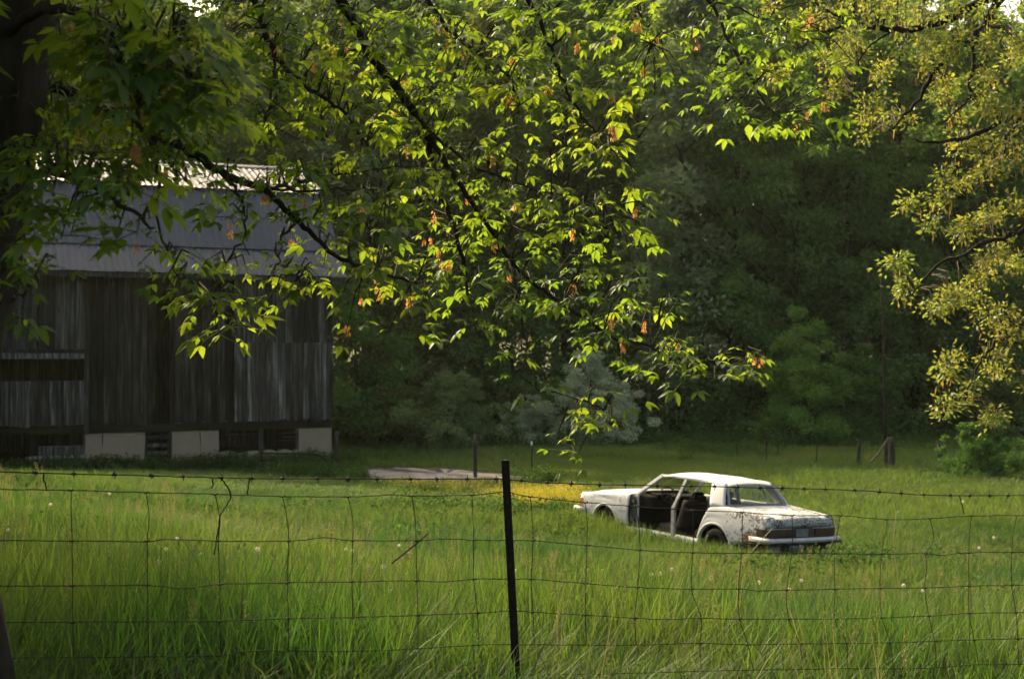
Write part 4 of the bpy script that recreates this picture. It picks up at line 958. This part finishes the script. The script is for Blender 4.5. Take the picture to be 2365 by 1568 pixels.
for r_, s_ in DEN.items():
    for c_i, ch in enumerate(s_[:24]):
        dn = int(ch); n_c = int(dn * (2.2 if c_i < 5 and r_ < 4 else .8 if c_i < 7 and r_ in (4, 5) else 1.0 if c_i < 5 else 1.7 if r_ < 2 else 1.45) + random.random())
        for q in range(n_c):
            px, py = (c_i + random.random()) * CW, (r_ + random.random()) * 98
            # depth from the nearest bough in the picture
            dd = (W2 / 2 + F * NODEP[:, 0] / NODEP[:, 1] - px) ** 2 + (HOR - F * (NODEP[:, 2] - CAMZ) / NODEP[:, 1] - py) ** 2; j = int(np.argmin(dd)); nb = Vector(NODEP[j])
            Y = nb.y + random.uniform(-.38, .38); c = at(px, py, Y)
            if (c - nb).length > .75: c = nb + (c - nb) * (.75 / (c - nb).length) if random.random() < .4 else c
            if (c - nb).length > .3: nb = nb.lerp(c, .35) + Vector((0, 0, .02))
            cluster(c, nb, random.randint(2, 4), random.choice((.5, .65, .8, .95, 1.1)))
# the rest of the crown, above and left of the view (it shades the left of the picture)
for q in range(300):
    px, py, Y = random.uniform(-1500, 300), random.uniform(-1100, -20), random.uniform(3.4, 4.8)
    if px < -40 and random.random() < .6: py = random.uniform(-900, 700)
    if px >= -20 and py > -60: continue
    c = at(px, py, Y); cluster(c, c + Vector((random.uniform(-.2, .2), random.uniform(-.2, .2), .08)), random.randint(4, 6), 1.6)
for q in range(950):
    c = Vector((random.uniform(-4.8, -1.9), random.uniform(5.2, 8.2), random.uniform(2.0, 6.2)))
    if c.x > -.37 * c.y - .25 and c.z < CAMZ + .25 * c.y + .25: continue
    cluster(c, c + Vector((random.uniform(-.2, .2), random.uniform(-.2, .2), .08)), random.randint(6, 8), 2.8)
for q in range(5):
    a0 = tp[-1 - 3 * q]; e0 = at(random.uniform(-1200, -300), random.uniform(-700, 100), random.uniform(3.8, 6.5)); MB().tube(el(crom([a0, a0.lerp(e0, .5) + Vector((0, 0, .3)), e0], 6)), [.05 - .0035 * i for i in range(13)], 7).build('branch', M_bark, elder, True)
twig_mb.build('twigs', M_twig, elder)['kind'] = 'stuff'
def inview(p): px, py = W2 / 2 + F * p.x / p.y, HOR - F * (p.z - CAMZ) / p.y; return 20 < px < W2 - 20 and 20 < py < 1540
vis = [i for i, (m, p) in enumerate(leafinst) if inview(p)]
vis.sort(key=lambda i: leafinst[i][1].y + (0 if leafinst[i][1].x > -1.9 else 2.5)); pick = set(vis[:290]) if len(vis) > 290 else set(vis)
Vs = []; Fs = [];  nv = 0
LPA = [(np.array([tuple(v) for v in mb.v]), mb.f) for mb in LP]
for i, (m, p) in enumerate(leafinst):
    kx = random.randrange(10)
    if i in pick:
        o = obj('leaf', LPM[kx], elder); o.matrix_local = Matrix.Translation(-E0) @ m
    else:
        a = np.array(m); v = LPA[kx][0] @ a[:3, :3].T + a[:3, 3] - np.array(E0); Vs.append(v); Fs += [tuple(q + nv for q in f) for f in LPA[kx][1]]; nv += len(v)
allv = np.concatenate(Vs); m = bpy.data.meshes.new('foliage'); m.from_pydata(allv.tolist(), [], Fs); m.update(); m.materials.append(M_elder); m.polygons.foreach_set('use_smooth', [True] * len(m.polygons))
obj('foliage', m, elder)['kind'] = 'stuff'
random.shuffle(samin); ns = 0
for p in samin:
    if not inview(p): continue
    for q in range(random.choice((1, 1, 2))):
        if ns >= 280: break
        o = obj('seed_cluster', random.choice(SPM), elder); o.location = p - E0 + Vector((random.uniform(-.02, .02), random.uniform(-.02, .02), -.01)); o.rotation_euler.z = random.uniform(0, 6.28); o.scale = [random.uniform(.5, .8)] * 3; ns += 1

# ------------------------------------------------------------------ oak at the right
oakb = at(2620, 1200, 13.5); oakb.z = float(ground_z(oakb.x, oakb.y)); oak = empty('oak_tree', oakb)
tag(oak, 'oak with golden young leaves and catkins reaching in from the right edge', 'tree')
def ol(pts): return [Vector(p) - oakb for p in pts]
OT = [oakb + Vector((0, 0, -.3)), oakb + Vector((.05, 0, 1.5)), at(2640, 400, 13.5), at(2600, 0, 13.5), at(2560, -400, 13.6), at(2500, -900, 13.8)]
MB().tube(ol(crom(OT, 5)), [.34 - .009 * i for i in range(26)], 12).build('trunk', M_bark, oak, True)
OB = [([(2600, 0, 13.5), (2400, -30, 13.3), (2260, 10, 13.2), (2150, 60, 13.1), (2060, 70, 13), (1960, 55, 13), (1880, 90, 13)], .06),
      ([(2560, -400, 13.6), (2420, -180, 13.4), (2310, 0, 13.2), (2255, 80, 13.1), (2170, 150, 13.0), (2120, 230, 13), (2060, 300, 12.9)], .055),
      ([(2640, 300, 13.5), (2480, 250, 13.2), (2365, 260, 13), (2250, 310, 12.9), (2160, 330, 12.8), (2110, 320, 12.8)], .04),
      ([(2255, 80, 13.1), (2240, 190, 13), (2230, 240, 13), (2160, 290, 13)], .022),
      ([(2640, 500, 13.5), (2480, 480, 13.2), (2370, 530, 12.9), (2260, 570, 12.8), (2160, 620, 12.7), (2110, 680, 12.7)], .035),
      ([(2640, 620, 13.5), (2480, 660, 13.2), (2370, 740, 13), (2290, 800, 12.9), (2250, 860, 12.8), (2225, 930, 12.8)], .03),
      ([(2060, 70, 13), (1990, 130, 12.9), (1975, 220, 12.9)], .012), ([(2365, 260, 13), (2300, 380, 12.9), (2240, 460, 12.9)], .018), ([(1960, 55, 13), (1880, 10, 13), (1800, 20, 13.1)], .012)]
ON = []
for pts, r0 in OB:
    cp = jit(crom([at(*p) for p in pts], 6), .02); m_ = len(cp); MB().tube(ol(cp), [max(.006, r0 * (1 - .85 * i / m_)) for i in range(m_)], 7).build('branch', M_bark, oak, True); ON += [tuple(p) for p in cp[4:]]
ON = np.array(ON)
OD = {0: '000000000000000000288878', 1: '000000000000000000264567', 2: '000000000000000000023256', 3: '000000000000000000002157', 4: '000000000000000000000257', 5: '000000000000000000000247', 6: '000000000000000000000467', 7: '000000000000000000000246', 8: '000000000000000000000045', 9: '000000000000000000000032'}
tw = MB(); lv = []; cat_ = MB()
spots = []
for r_, s_ in OD.items():
    for c_i, ch in enumerate(s_):
        for q in range(int(int(ch) * .50 + random.random())):
            sx, sy, sdp = (c_i + random.random()) * CW, (r_ + random.random()) * 98, random.uniform(-1.0, 1.0); an = random.uniform(.2, 1.2); ln = random.uniform(20, 55)
            for t in range(random.randint(4, 7)): f_ = random.uniform(-.5, .5) * ln; spots.append((sx - f_ * math.cos(an) + random.gauss(0, 7), sy + f_ * math.sin(an) + random.gauss(0, 9), sdp + random.uniform(-.12, .12)))
for q in range(220): spots.append((random.uniform(2365, 2900), random.uniform(-900, 950), random.uniform(-2, 2)))
for q in range(160): spots.append((random.uniform(1900, 2400), random.uniform(-900, -20), random.uniform(-2, 2)))
for px, py, dy in spots:
    dd = (W2 / 2 + F * ON[:, 0] / ON[:, 1] - px) ** 2 + (HOR - F * (ON[:, 2] - CAMZ) / ON[:, 1] - py) ** 2; nb = Vector(ON[int(np.argmin(dd))]); c = at(px, py, nb.y + dy * .7)
    if px < 2380 and py > -10: tw.tube(ol([nb.lerp(c, .1), nb.lerp(c, .6) + Vector((0, 0, .08)), c]), [.006, .004, .002], 4, False)
    lv.append((c - oakb, 1))
    for k_ in range(random.randint(0, 2)):
        s0 = c - oakb + Vector([random.uniform(-.09, .09) for _ in range(3)]); l = random.uniform(.05, .10); wv = Vector((random.uniform(-1, 1), random.uniform(-1, 1), 0)).normalized() * .005; e = Vector((random.uniform(-.015, .015), random.uniform(-.015, .015), -l))
        cat_.add([s0 - wv * .4, s0 + wv * .4, s0 + e * .5 + wv, s0 + e + wv * .3, s0 + e - wv * .3, s0 + e * .5 - wv], [(0, 1, 2, 5), (5, 2, 3, 4)])
cc = np.array([tuple(p[0]) for p in lv]); per = 24; idx = np.repeat(np.arange(len(cc)), per); dirs = rng.normal(size=(len(idx), 3)) * np.array([1, 1, .7]); pos = cc[idx] + dirs * .050
d = dirs + rng.normal(size=dirs.shape) * .5 + np.array([0, 0, -.2]); d /= np.linalg.norm(d, axis=1)[:, None]; a = np.cross(d, rng.normal(size=d.shape)); a /= np.linalg.norm(a, axis=1)[:, None]
Ls = rng.uniform(.028, .058, len(idx)); v, f = leaf_cards(pos, d, a, np.cross(d, a), Ls, Ls * .5)
obj('foliage', fast_mesh('foliage', v, f, [M_oak]), oak)['kind'] = 'stuff'
tw.build('twigs', M_twig, oak)['kind'] = 'stuff'; cat_.build('catkins', M_catkin, oak)['kind'] = 'stuff'

# ------------------------------------------------------------------ grass, weeds and flowers
def clump(seed, nb, h, w, rad, lean=.35, segs=3, headfrac=0.0):
    rs = np.random.default_rng(seed); V = []; Fq = []
    for i in range(nb):
        a = rs.uniform(0, 6.28); r0 = rad * math.sqrt(rs.uniform()); x, y = r0 * math.cos(a), r0 * math.sin(a); hh = h * rs.uniform(.45, 1.1); ww = w * rs.uniform(.6, 1.25)
        b = rs.uniform(0, 6.28); ln = lean * rs.uniform(.1, 1.2) * hh; sx, sy = -math.sin(b + rs.normal() * .4), math.cos(b + rs.normal() * .4); n0 = len(V)
        for j in range(segs + 1):
            t = j / segs; wj = ww * (1 - t ** 1.6) * (.8 + .5 * min(t * 3, 1)) * .5 + .0004; cxx = x + math.cos(b) * ln * t ** 1.9; cy_ = y + math.sin(b) * ln * t ** 1.9; z = hh * (t - .12 * t ** 3 * ln / hh)
            V += [(cxx - sx * wj, cy_ - sy * wj, z), (cxx + sx * wj, cy_ + sy * wj, z)]
        for j in range(segs): q = n0 + 2 * j; Fq.append((q, q + 1, q + 3, q + 2))
    return np.array(V), np.array(Fq)
car_poly = [(CARP[0] + fw.x * a + lf.x * b, CARP[1] + fw.y * a + lf.y * b) for a, b in ((.15, .78), (5.1, .78), (5.1, -.85), (.15, -.85))]
bpoly = [(BC.x + GC * s - GS * v, BC.y + GS * s + GC * v) for s, v in ((.1, .25), (-22, .25), (-22, 9), (.1, 9))]
lawn_poly = [hit(*p) for p in ((1180, 1092), (1215, 1068), (1400, 1058), (1560, 1062), (1700, 1075), (1560, 1100), (1380, 1118), (1290, 1112))]
path_in = [tuple(p) for p in PATH]
def field(n, y0, y1, m=.8, xmin=None):
    u = rng.uniform(0, 1, n * 2); Y = np.sqrt(y0 ** 2 + u * (y1 ** 2 - y0 ** 2)); X = rng.uniform(-1, 1, n * 2) * (.36 * Y + m); P_ = np.c_[X, Y][:n]
    k_ = ~in_poly(P_[:, 0], P_[:, 1], car_poly) & ~in_poly(P_[:, 0], P_[:, 1], bpoly) & ~in_poly(P_[:, 0], P_[:, 1], path_in)
    return P_[k_]
def patchn(x, y, s): return np.sin(x * s + 1.3 * np.sin(y * s * .7)) * np.sin(y * s * 1.1 + 1.7 * np.sin(x * s * .6 + 2)) * .5 + .5
def scat(name, cl, mat, P_, hmul, label, tilt=.12):
    m = fast_mesh(name + '_clump', cl[0], cl[1], [mat]); s = source(name + '_clump', m); n = len(P_); z = ground_z(P_[:, 0], P_[:, 1]) - .01
    sc = rng.uniform(.8, 1.2, n); return gn_scatter(name, s, np.c_[P_, z], np.c_[rng.normal(0, tilt, n), rng.normal(0, tilt, n), rng.uniform(0, 6.28, n)], np.c_[sc, sc, sc * hmul], label)
P1 = field(7600, 4.6, 12.5); hm = .72 + .5 * patchn(P1[:, 0], P1[:, 1], 1.3) + .1 * rng.normal(size=len(P1)); fy = 6.45 + .468 * P1[:, 0]; hm *= np.interp(P1[:, 1] - fy, [-1, -.1, .3, 1.5, 6], [.45, .5, .8, 1.12, .95])
h2 = len(P1) // 2
scat('tall_grass', clump(1, 30, .52, .0080, .13, .6, 4), M_grass_near, P1[:h2], hm[:h2], 'tall sunlit meadow grass around the wire fence')
scat('tall_grass', clump(2, 36, .42, .0052, .14, .9, 4), M_grass_near, P1[h2:], hm[h2:], 'finer tall meadow grass around the wire fence')
P2 = field(16000, 12, 31); hm = (.55 + .75 * patchn(P2[:, 0], P2[:, 1], .55)) * np.interp(P2[:, 1], [12, 20, 31], [.95, .9, .8]); c1 = (CARP[0] + fw.x * 3.9 + lf.x * 1.3, CARP[1] + fw.y * 3.9 + lf.y * 1.3); cd = np.hypot(P2[:, 0] - c1[0], P2[:, 1] - c1[1]); hm *= 1 + 1.0 * np.exp(-(cd / 1.3) ** 2); c3 = (CARP[0] + fw.x * 2.3 + lf.x * 1.25, CARP[1] + fw.y * 2.3 + lf.y * 1.25); cd = np.hypot(P2[:, 0] - c3[0], P2[:, 1] - c3[1]); hm *= 1 + .45 * np.exp(-(cd / .9) ** 2); c2 = (CARP[0] + fw.x * .7 + lf.x * 1.1, CARP[1] + fw.y * .7 + lf.y * 1.1); cd = np.hypot(P2[:, 0] - c2[0], P2[:, 1] - c2[1]); hm *= 1 + .05 * np.exp(-(cd / 1.5) ** 2); h2 = len(P2) // 2
scat('meadow_grass', clump(3, 30, .40, .012, .20, .6), M_grass_mid, P2[:h2], hm[:h2], 'green meadow grass around the derelict car')
scat('meadow_grass', clump(4, 34, .36, .009, .20, .8), M_grass_mid, P2[h2:], hm[h2:], 'fine pale meadow grass around the derelict car')
P3 = field(24000, 30, 66, 3); k_ = ~in_poly(P3[:, 0], P3[:, 1], [tuple(p) for p in lawn_poly]); P3 = P3[k_]; hm = .5 + .6 * patchn(P3[:, 0], P3[:, 1], .35); hm *= np.where((P3[:, 1] < 47) & (P3[:, 0] > -7) & (P3[:, 0] < 5), .42, 1.0)
scat('far_grass', clump(5, 30, .34, .020, .32, .7, 2), M_grass_far, P3, hm, 'green grass of the far meadow below the wood')
xs_ = np.array([p.x for p in lawn_poly]); ys_ = np.array([p.y for p in lawn_poly]); PL = np.c_[rng.uniform(xs_.min(), xs_.max(), 9000), rng.uniform(ys_.min(), ys_.max(), 9000)]; PL = PL[in_poly(PL[:, 0], PL[:, 1], [tuple(p) for p in lawn_poly]) & ~in_poly(PL[:, 0], PL[:, 1], path_in)]
scat('lawn', clump(6, 40, .09, .012, .25, .6, 2), M_lawn, PL, np.ones(len(PL)), 'short mown grass strip beyond the yellow flowers')
def weedclump(seed, h, n=16, leaf=.07):
    rs = np.random.default_rng(seed); P_ = []; 
    for i in range(n):
        a = rs.uniform(0, 6.28); r0 = .2 * rs.uniform() ** .5; hh = h * rs.uniform(.5, 1.1)
        for t in np.linspace(.15, 1, 12): P_.append((r0 * math.cos(a) * (1 + t) + rs.normal() * .03, r0 * math.sin(a) * (1 + t) + rs.normal() * .03, hh * t))
    P_ = np.array(P_); n_ = len(P_); d = rs.normal(size=(n_, 3)) + np.array([0, 0, .3]); d /= np.linalg.norm(d, axis=1)[:, None]; a = np.cross(d, rs.normal(size=(n_, 3))); a /= np.linalg.norm(a, axis=1)[:, None]
    L_ = leaf * rs.uniform(.6, 1.4, n_); return leaf_cards(P_, d, a, np.cross(d, a), L_, L_ * .5)
# weeds: along the barn foot, round the track, at the wood edge and in dark patches of the field
W_ = []
for q in range(420):
    s = random.uniform(-14, .6); v = -random.uniform(.05, 1.7) ** 1.0; W_.append((BC.x + GC * s - GS * v, BC.y + GS * s + GC * v, random.uniform(.45, 1.0)))
for q in range(420):
    px = random.uniform(780, 2365); p = hit(px, random.uniform(1008, 1040)); W_.append((p.x + random.uniform(-.4, .4), p.y, random.uniform(.6, 1.5)))
for px, py, sx, sy, nq in ((980, 1190, 230, 14, 90), (1180, 1210, 130, 16, 70), (1340, 1225, 110, 25, 120), (1640, 1045, 140, 10, 80), (1240, 1106, 40, 4, 30), (812, 1100, 25, 10, 60), (2000, 1330, 160, 25, 70), (1560, 1262, 60, 8, 30), (2280, 1090, 110, 12, 60), (700, 1090, 100, 12, 60), (60, 1070, 90, 14, 70)):
    for q in range(nq): p = hit(px + random.gauss(0, sx * .6), py + random.gauss(0, sy * .6), .1); W_.append((p.x, p.y, random.uniform(.4, .95)))
W_ = np.array(W_); kk = ~in_poly(W_[:, 0], W_[:, 1], car_poly) & ~in_poly(W_[:, 0], W_[:, 1], bpoly) & ~in_poly(W_[:, 0], W_[:, 1], path_in); W_ = W_[kk]
scat('weeds', weedclump(3, .6), M_weed, W_[:, :2], W_[:, 2], 'dark leafy weeds along the barn, track and wood edge', .08)
# yellow flowers
Yf = []
for px0, px1, py0, py1, nq, hh in ((1200, 1338, 1120, 1145, 170, .5), (1130, 1235, 1118, 1134, 24, .36), (1030, 1130, 1105, 1116, 12, .35), (1160, 1290, 1130, 1142, 14, .45), (900, 1010, 1106, 1110, 10, .3)):
    for q in range(nq): p = hit(random.uniform(px0, px1), random.uniform(py0, py1), hh); Yf.append((p.x, p.y, hh * random.uniform(.8, 1.2)))
Yf = np.array(Yf)
rs = np.random.default_rng(8); Q_ = np.c_[rs.normal(0, .2, 70), rs.normal(0, .2, 70), 1.0 - np.abs(rs.normal(0, .3, 70))]; d = rs.normal(size=(70, 3)) + np.array([0, 0, .6]); d /= np.linalg.norm(d, axis=1)[:, None]; a = np.cross(d, rs.normal(size=(70, 3))); a /= np.linalg.norm(a, axis=1)[:, None]
v, f = leaf_cards(Q_, d, a, np.cross(d, a), .036, .032)
sc_ = np.ones(len(Yf)); m = fast_mesh('flower_shape', v, f, [M_yellow])
gn_scatter('yellow_flowers', source('flower_shape', m), np.c_[Yf[:, :2], ground_z(Yf[:, 0], Yf[:, 1])], np.c_[np.zeros((len(Yf), 2)), rng.uniform(0, 6.28, len(Yf))], np.c_[sc_, sc_, Yf[:, 2]], 'drift of bright yellow wildflowers beside the gravel track')
scat('flower_stems', clump(9, 22, 1.0, .012, .14, .25, 3), M_grass_mid, Yf[:, :2], Yf[:, 2], 'green stems under the yellow wildflowers')
# flowering grass stalks with loose heads, and broad weeds in the near field
def seedclump(seed):
    rs = np.random.default_rng(seed); V1, F1 = clump(seed, 4, .80, .0035, .10, .25, 4); tips = V1.reshape(-1, 10, 3)[:, -1]; P_ = np.concatenate([tp_ + np.c_[rs.normal(0, .008, 26), rs.normal(0, .008, 26), -rs.uniform(0, .13, 26)] for tp_ in tips])
    n_ = len(P_); d = rs.normal(size=(n_, 3)) * .5 + np.array([0, 0, 1.0]); d /= np.linalg.norm(d, axis=1)[:, None]; a = np.cross(d, rs.normal(size=(n_, 3))); a /= np.linalg.norm(a, axis=1)[:, None]; v, f = leaf_cards(P_, d, a, np.cross(d, a), .016, .005)
    return np.concatenate([V1, v]), np.concatenate([F1, f + len(V1)])
M_seed = leaf_mat('grass_seed_head', (.12, .125, .045), (.20, .17, .08), (.16, .17, .05), (.26, .22, .09), .4, .02)
P5 = field(520, 5.8, 22); scat('seed_grass', seedclump(31), M_seed, P5, rng.uniform(.6, 1.1, len(P5)), 'flowering grass stalks rising over the meadow', .1)
P6 = field(1500, 6.6, 24); P6 = P6[patchn(P6[:, 0] + 3, P6[:, 1], .8) > .55]; scat('field_weeds', weedclump(9, .38, 9, .06), M_weed, P6, rng.uniform(.5, 1.1, len(P6)), 'leafy weeds mixed through the near meadow grass', .1)
# pale dry grass blades and seed heads catching the light near the fence
P4 = field(150, 6.6, 17); scat('dry_grass', clump(12, 3, .55, .006, .06, .8, 4), M_dry, P4, rng.uniform(.7, 1.2, len(P4)), 'scattered pale dry grass blades in the meadow')
# dandelion seed heads
DD = [(383, 1268), (409, 1243), (464, 1280), (595, 1268), (799, 1268), (813, 1272), (117, 1165), (18, 1224), (253, 1140), (922, 1260), (944, 1276), (854, 1311), (885, 1309), (1190, 1318), (1552, 1315), (1505, 1326), (1524, 1325), (1642, 1333), (1752, 1345), (1851, 1340), (1823, 1360), (2087, 1352), (2131, 1364), (2262, 1265), (2295, 1241), (2224, 1158), (365, 1298)]
k = NT('seed_fluff'); df = k.n('ShaderNodeBsdfDiffuse'); df.inputs[0].default_value = (.72, .68, .62, 1); tr = k.n('ShaderNodeBsdfTranslucent'); tr.inputs[0].default_value = (.75, .68, .58, 1); mx = k.n('ShaderNodeMixShader'); mx.inputs[0].default_value = .5; k.l(df.outputs[0], mx.inputs[1]); k.l(tr.outputs[0], mx.inputs[2]); M_fluff = k.done(mx.outputs[0])
rs = np.random.default_rng(5); nn = 90; dirs = rs.normal(size=(nn, 3)); dirs /= np.linalg.norm(dirs, axis=1)[:, None]; dirs = dirs[dirs[:, 2] > -.75]; nn = len(dirs); a = np.cross(dirs, rs.normal(size=(nn, 3))); a /= np.linalg.norm(a, axis=1)[:, None]
b = np.cross(dirs, a); R0 = .019; tip = dirs * R0; V = np.concatenate([np.stack([tip - a * .006, tip - b * .006 + dirs * .002, tip + a * .006, tip + b * .006 + dirs * .002], 1).reshape(-1, 3), np.stack([dirs * .002, dirs * .002 + a * .0008, tip + a * .0004, tip], 1).reshape(-1, 3)]); M_ = fast_mesh('seed_head', V, np.arange(len(V)).reshape(-1, 4), [M_fluff])
stem_m = MB().tube([(0, 0, -1), (.02, .01, -.5), (0, 0, 0)], .0022, 5).mesh('stem'); stem_m.materials.append(M_grass_mid)
ORD = 'first second third fourth fifth sixth seventh eighth ninth tenth eleventh twelfth thirteenth fourteenth fifteenth sixteenth seventeenth eighteenth nineteenth twentieth'.split(); DD.sort(); nD = len(DD)
for iD, (px, py) in enumerate(DD):
    hh = random.uniform(.42, .55); p = hit(px, py, hh); gz = float(ground_z(p.x, p.y)); o = empty('dandelion', (p.x, p.y, gz)); h_ = p.z - gz
    s = obj('stem', stem_m, o); s.location = (0, 0, h_); s.scale = (1, 1, h_); hd = obj('seed_head', M_, o); hd.location = (0, 0, h_); sc = min(1.3, .75 + p.y * .02) * random.uniform(.75, 1.1); hd.scale = (sc, sc, sc)
    tag(o, 'white dandelion clock in the grass, %s from the %s' % ((ORD[iD], 'left') if iD < 15 else (ORD[nD - 1 - iD], 'right')), 'dandelion', 'dandelion clocks in the meadow')
# bent dry stalks near the car
for (pts, lb) in (([(1885, 1350), (1905, 1290), (1925, 1245), (1934, 1215), (1930, 1195)], 'pale bent dry stalk right of the car bumper'), ([(1620, 1350), (1630, 1290), (1628, 1255), (1635, 1235)], 'pale dry stalk before the rear wheel of the car'), ([(1705, 1310), (1735, 1275), (1770, 1235), (1785, 1220)], 'slanting dry stalk before the left tail light'), ([(2060, 1235), (2068, 1200), (2074, 1180)], 'short pale stalk standing in the grass right of the car')):
    Yd = 21.5 if 'car' in lb and 'grass' not in lb else 24; q = [at(*p, Yd) for p in pts]
    g0 = q[0].copy(); g0.z = float(ground_z(q[0].x, q[0].y)); q = [g0] + q[1:]; base = q[0].copy()
    o = MB().tube([p - base for p in crom(q, 4)], .007, 5).build('dry_stalk', M_dry, None, True); o.location = base; tag(o, lb, 'stalk')

# ------------------------------------------------------------------ evening haze
hz = MB().box((-175, -35, -4.2), (175, 265, 36)).mesh('haze'); mt = bpy.data.materials.new('haze_air'); mt.use_nodes = True; t_ = mt.node_tree; t_.nodes.clear()
pv = t_.nodes.new('ShaderNodeVolumePrincipled'); pv.inputs['Color'].default_value = (.84, .95, .76, 1); pv.inputs['Density'].default_value = .00013; pv.inputs['Anisotropy'].default_value = .3
om = t_.nodes.new('ShaderNodeOutputMaterial'); t_.links.new(pv.outputs[0], om.inputs['Volume']); hz.materials.append(mt); tag(obj('haze', hz), 'thin warm evening haze in the air over the meadow', kind='stuff')
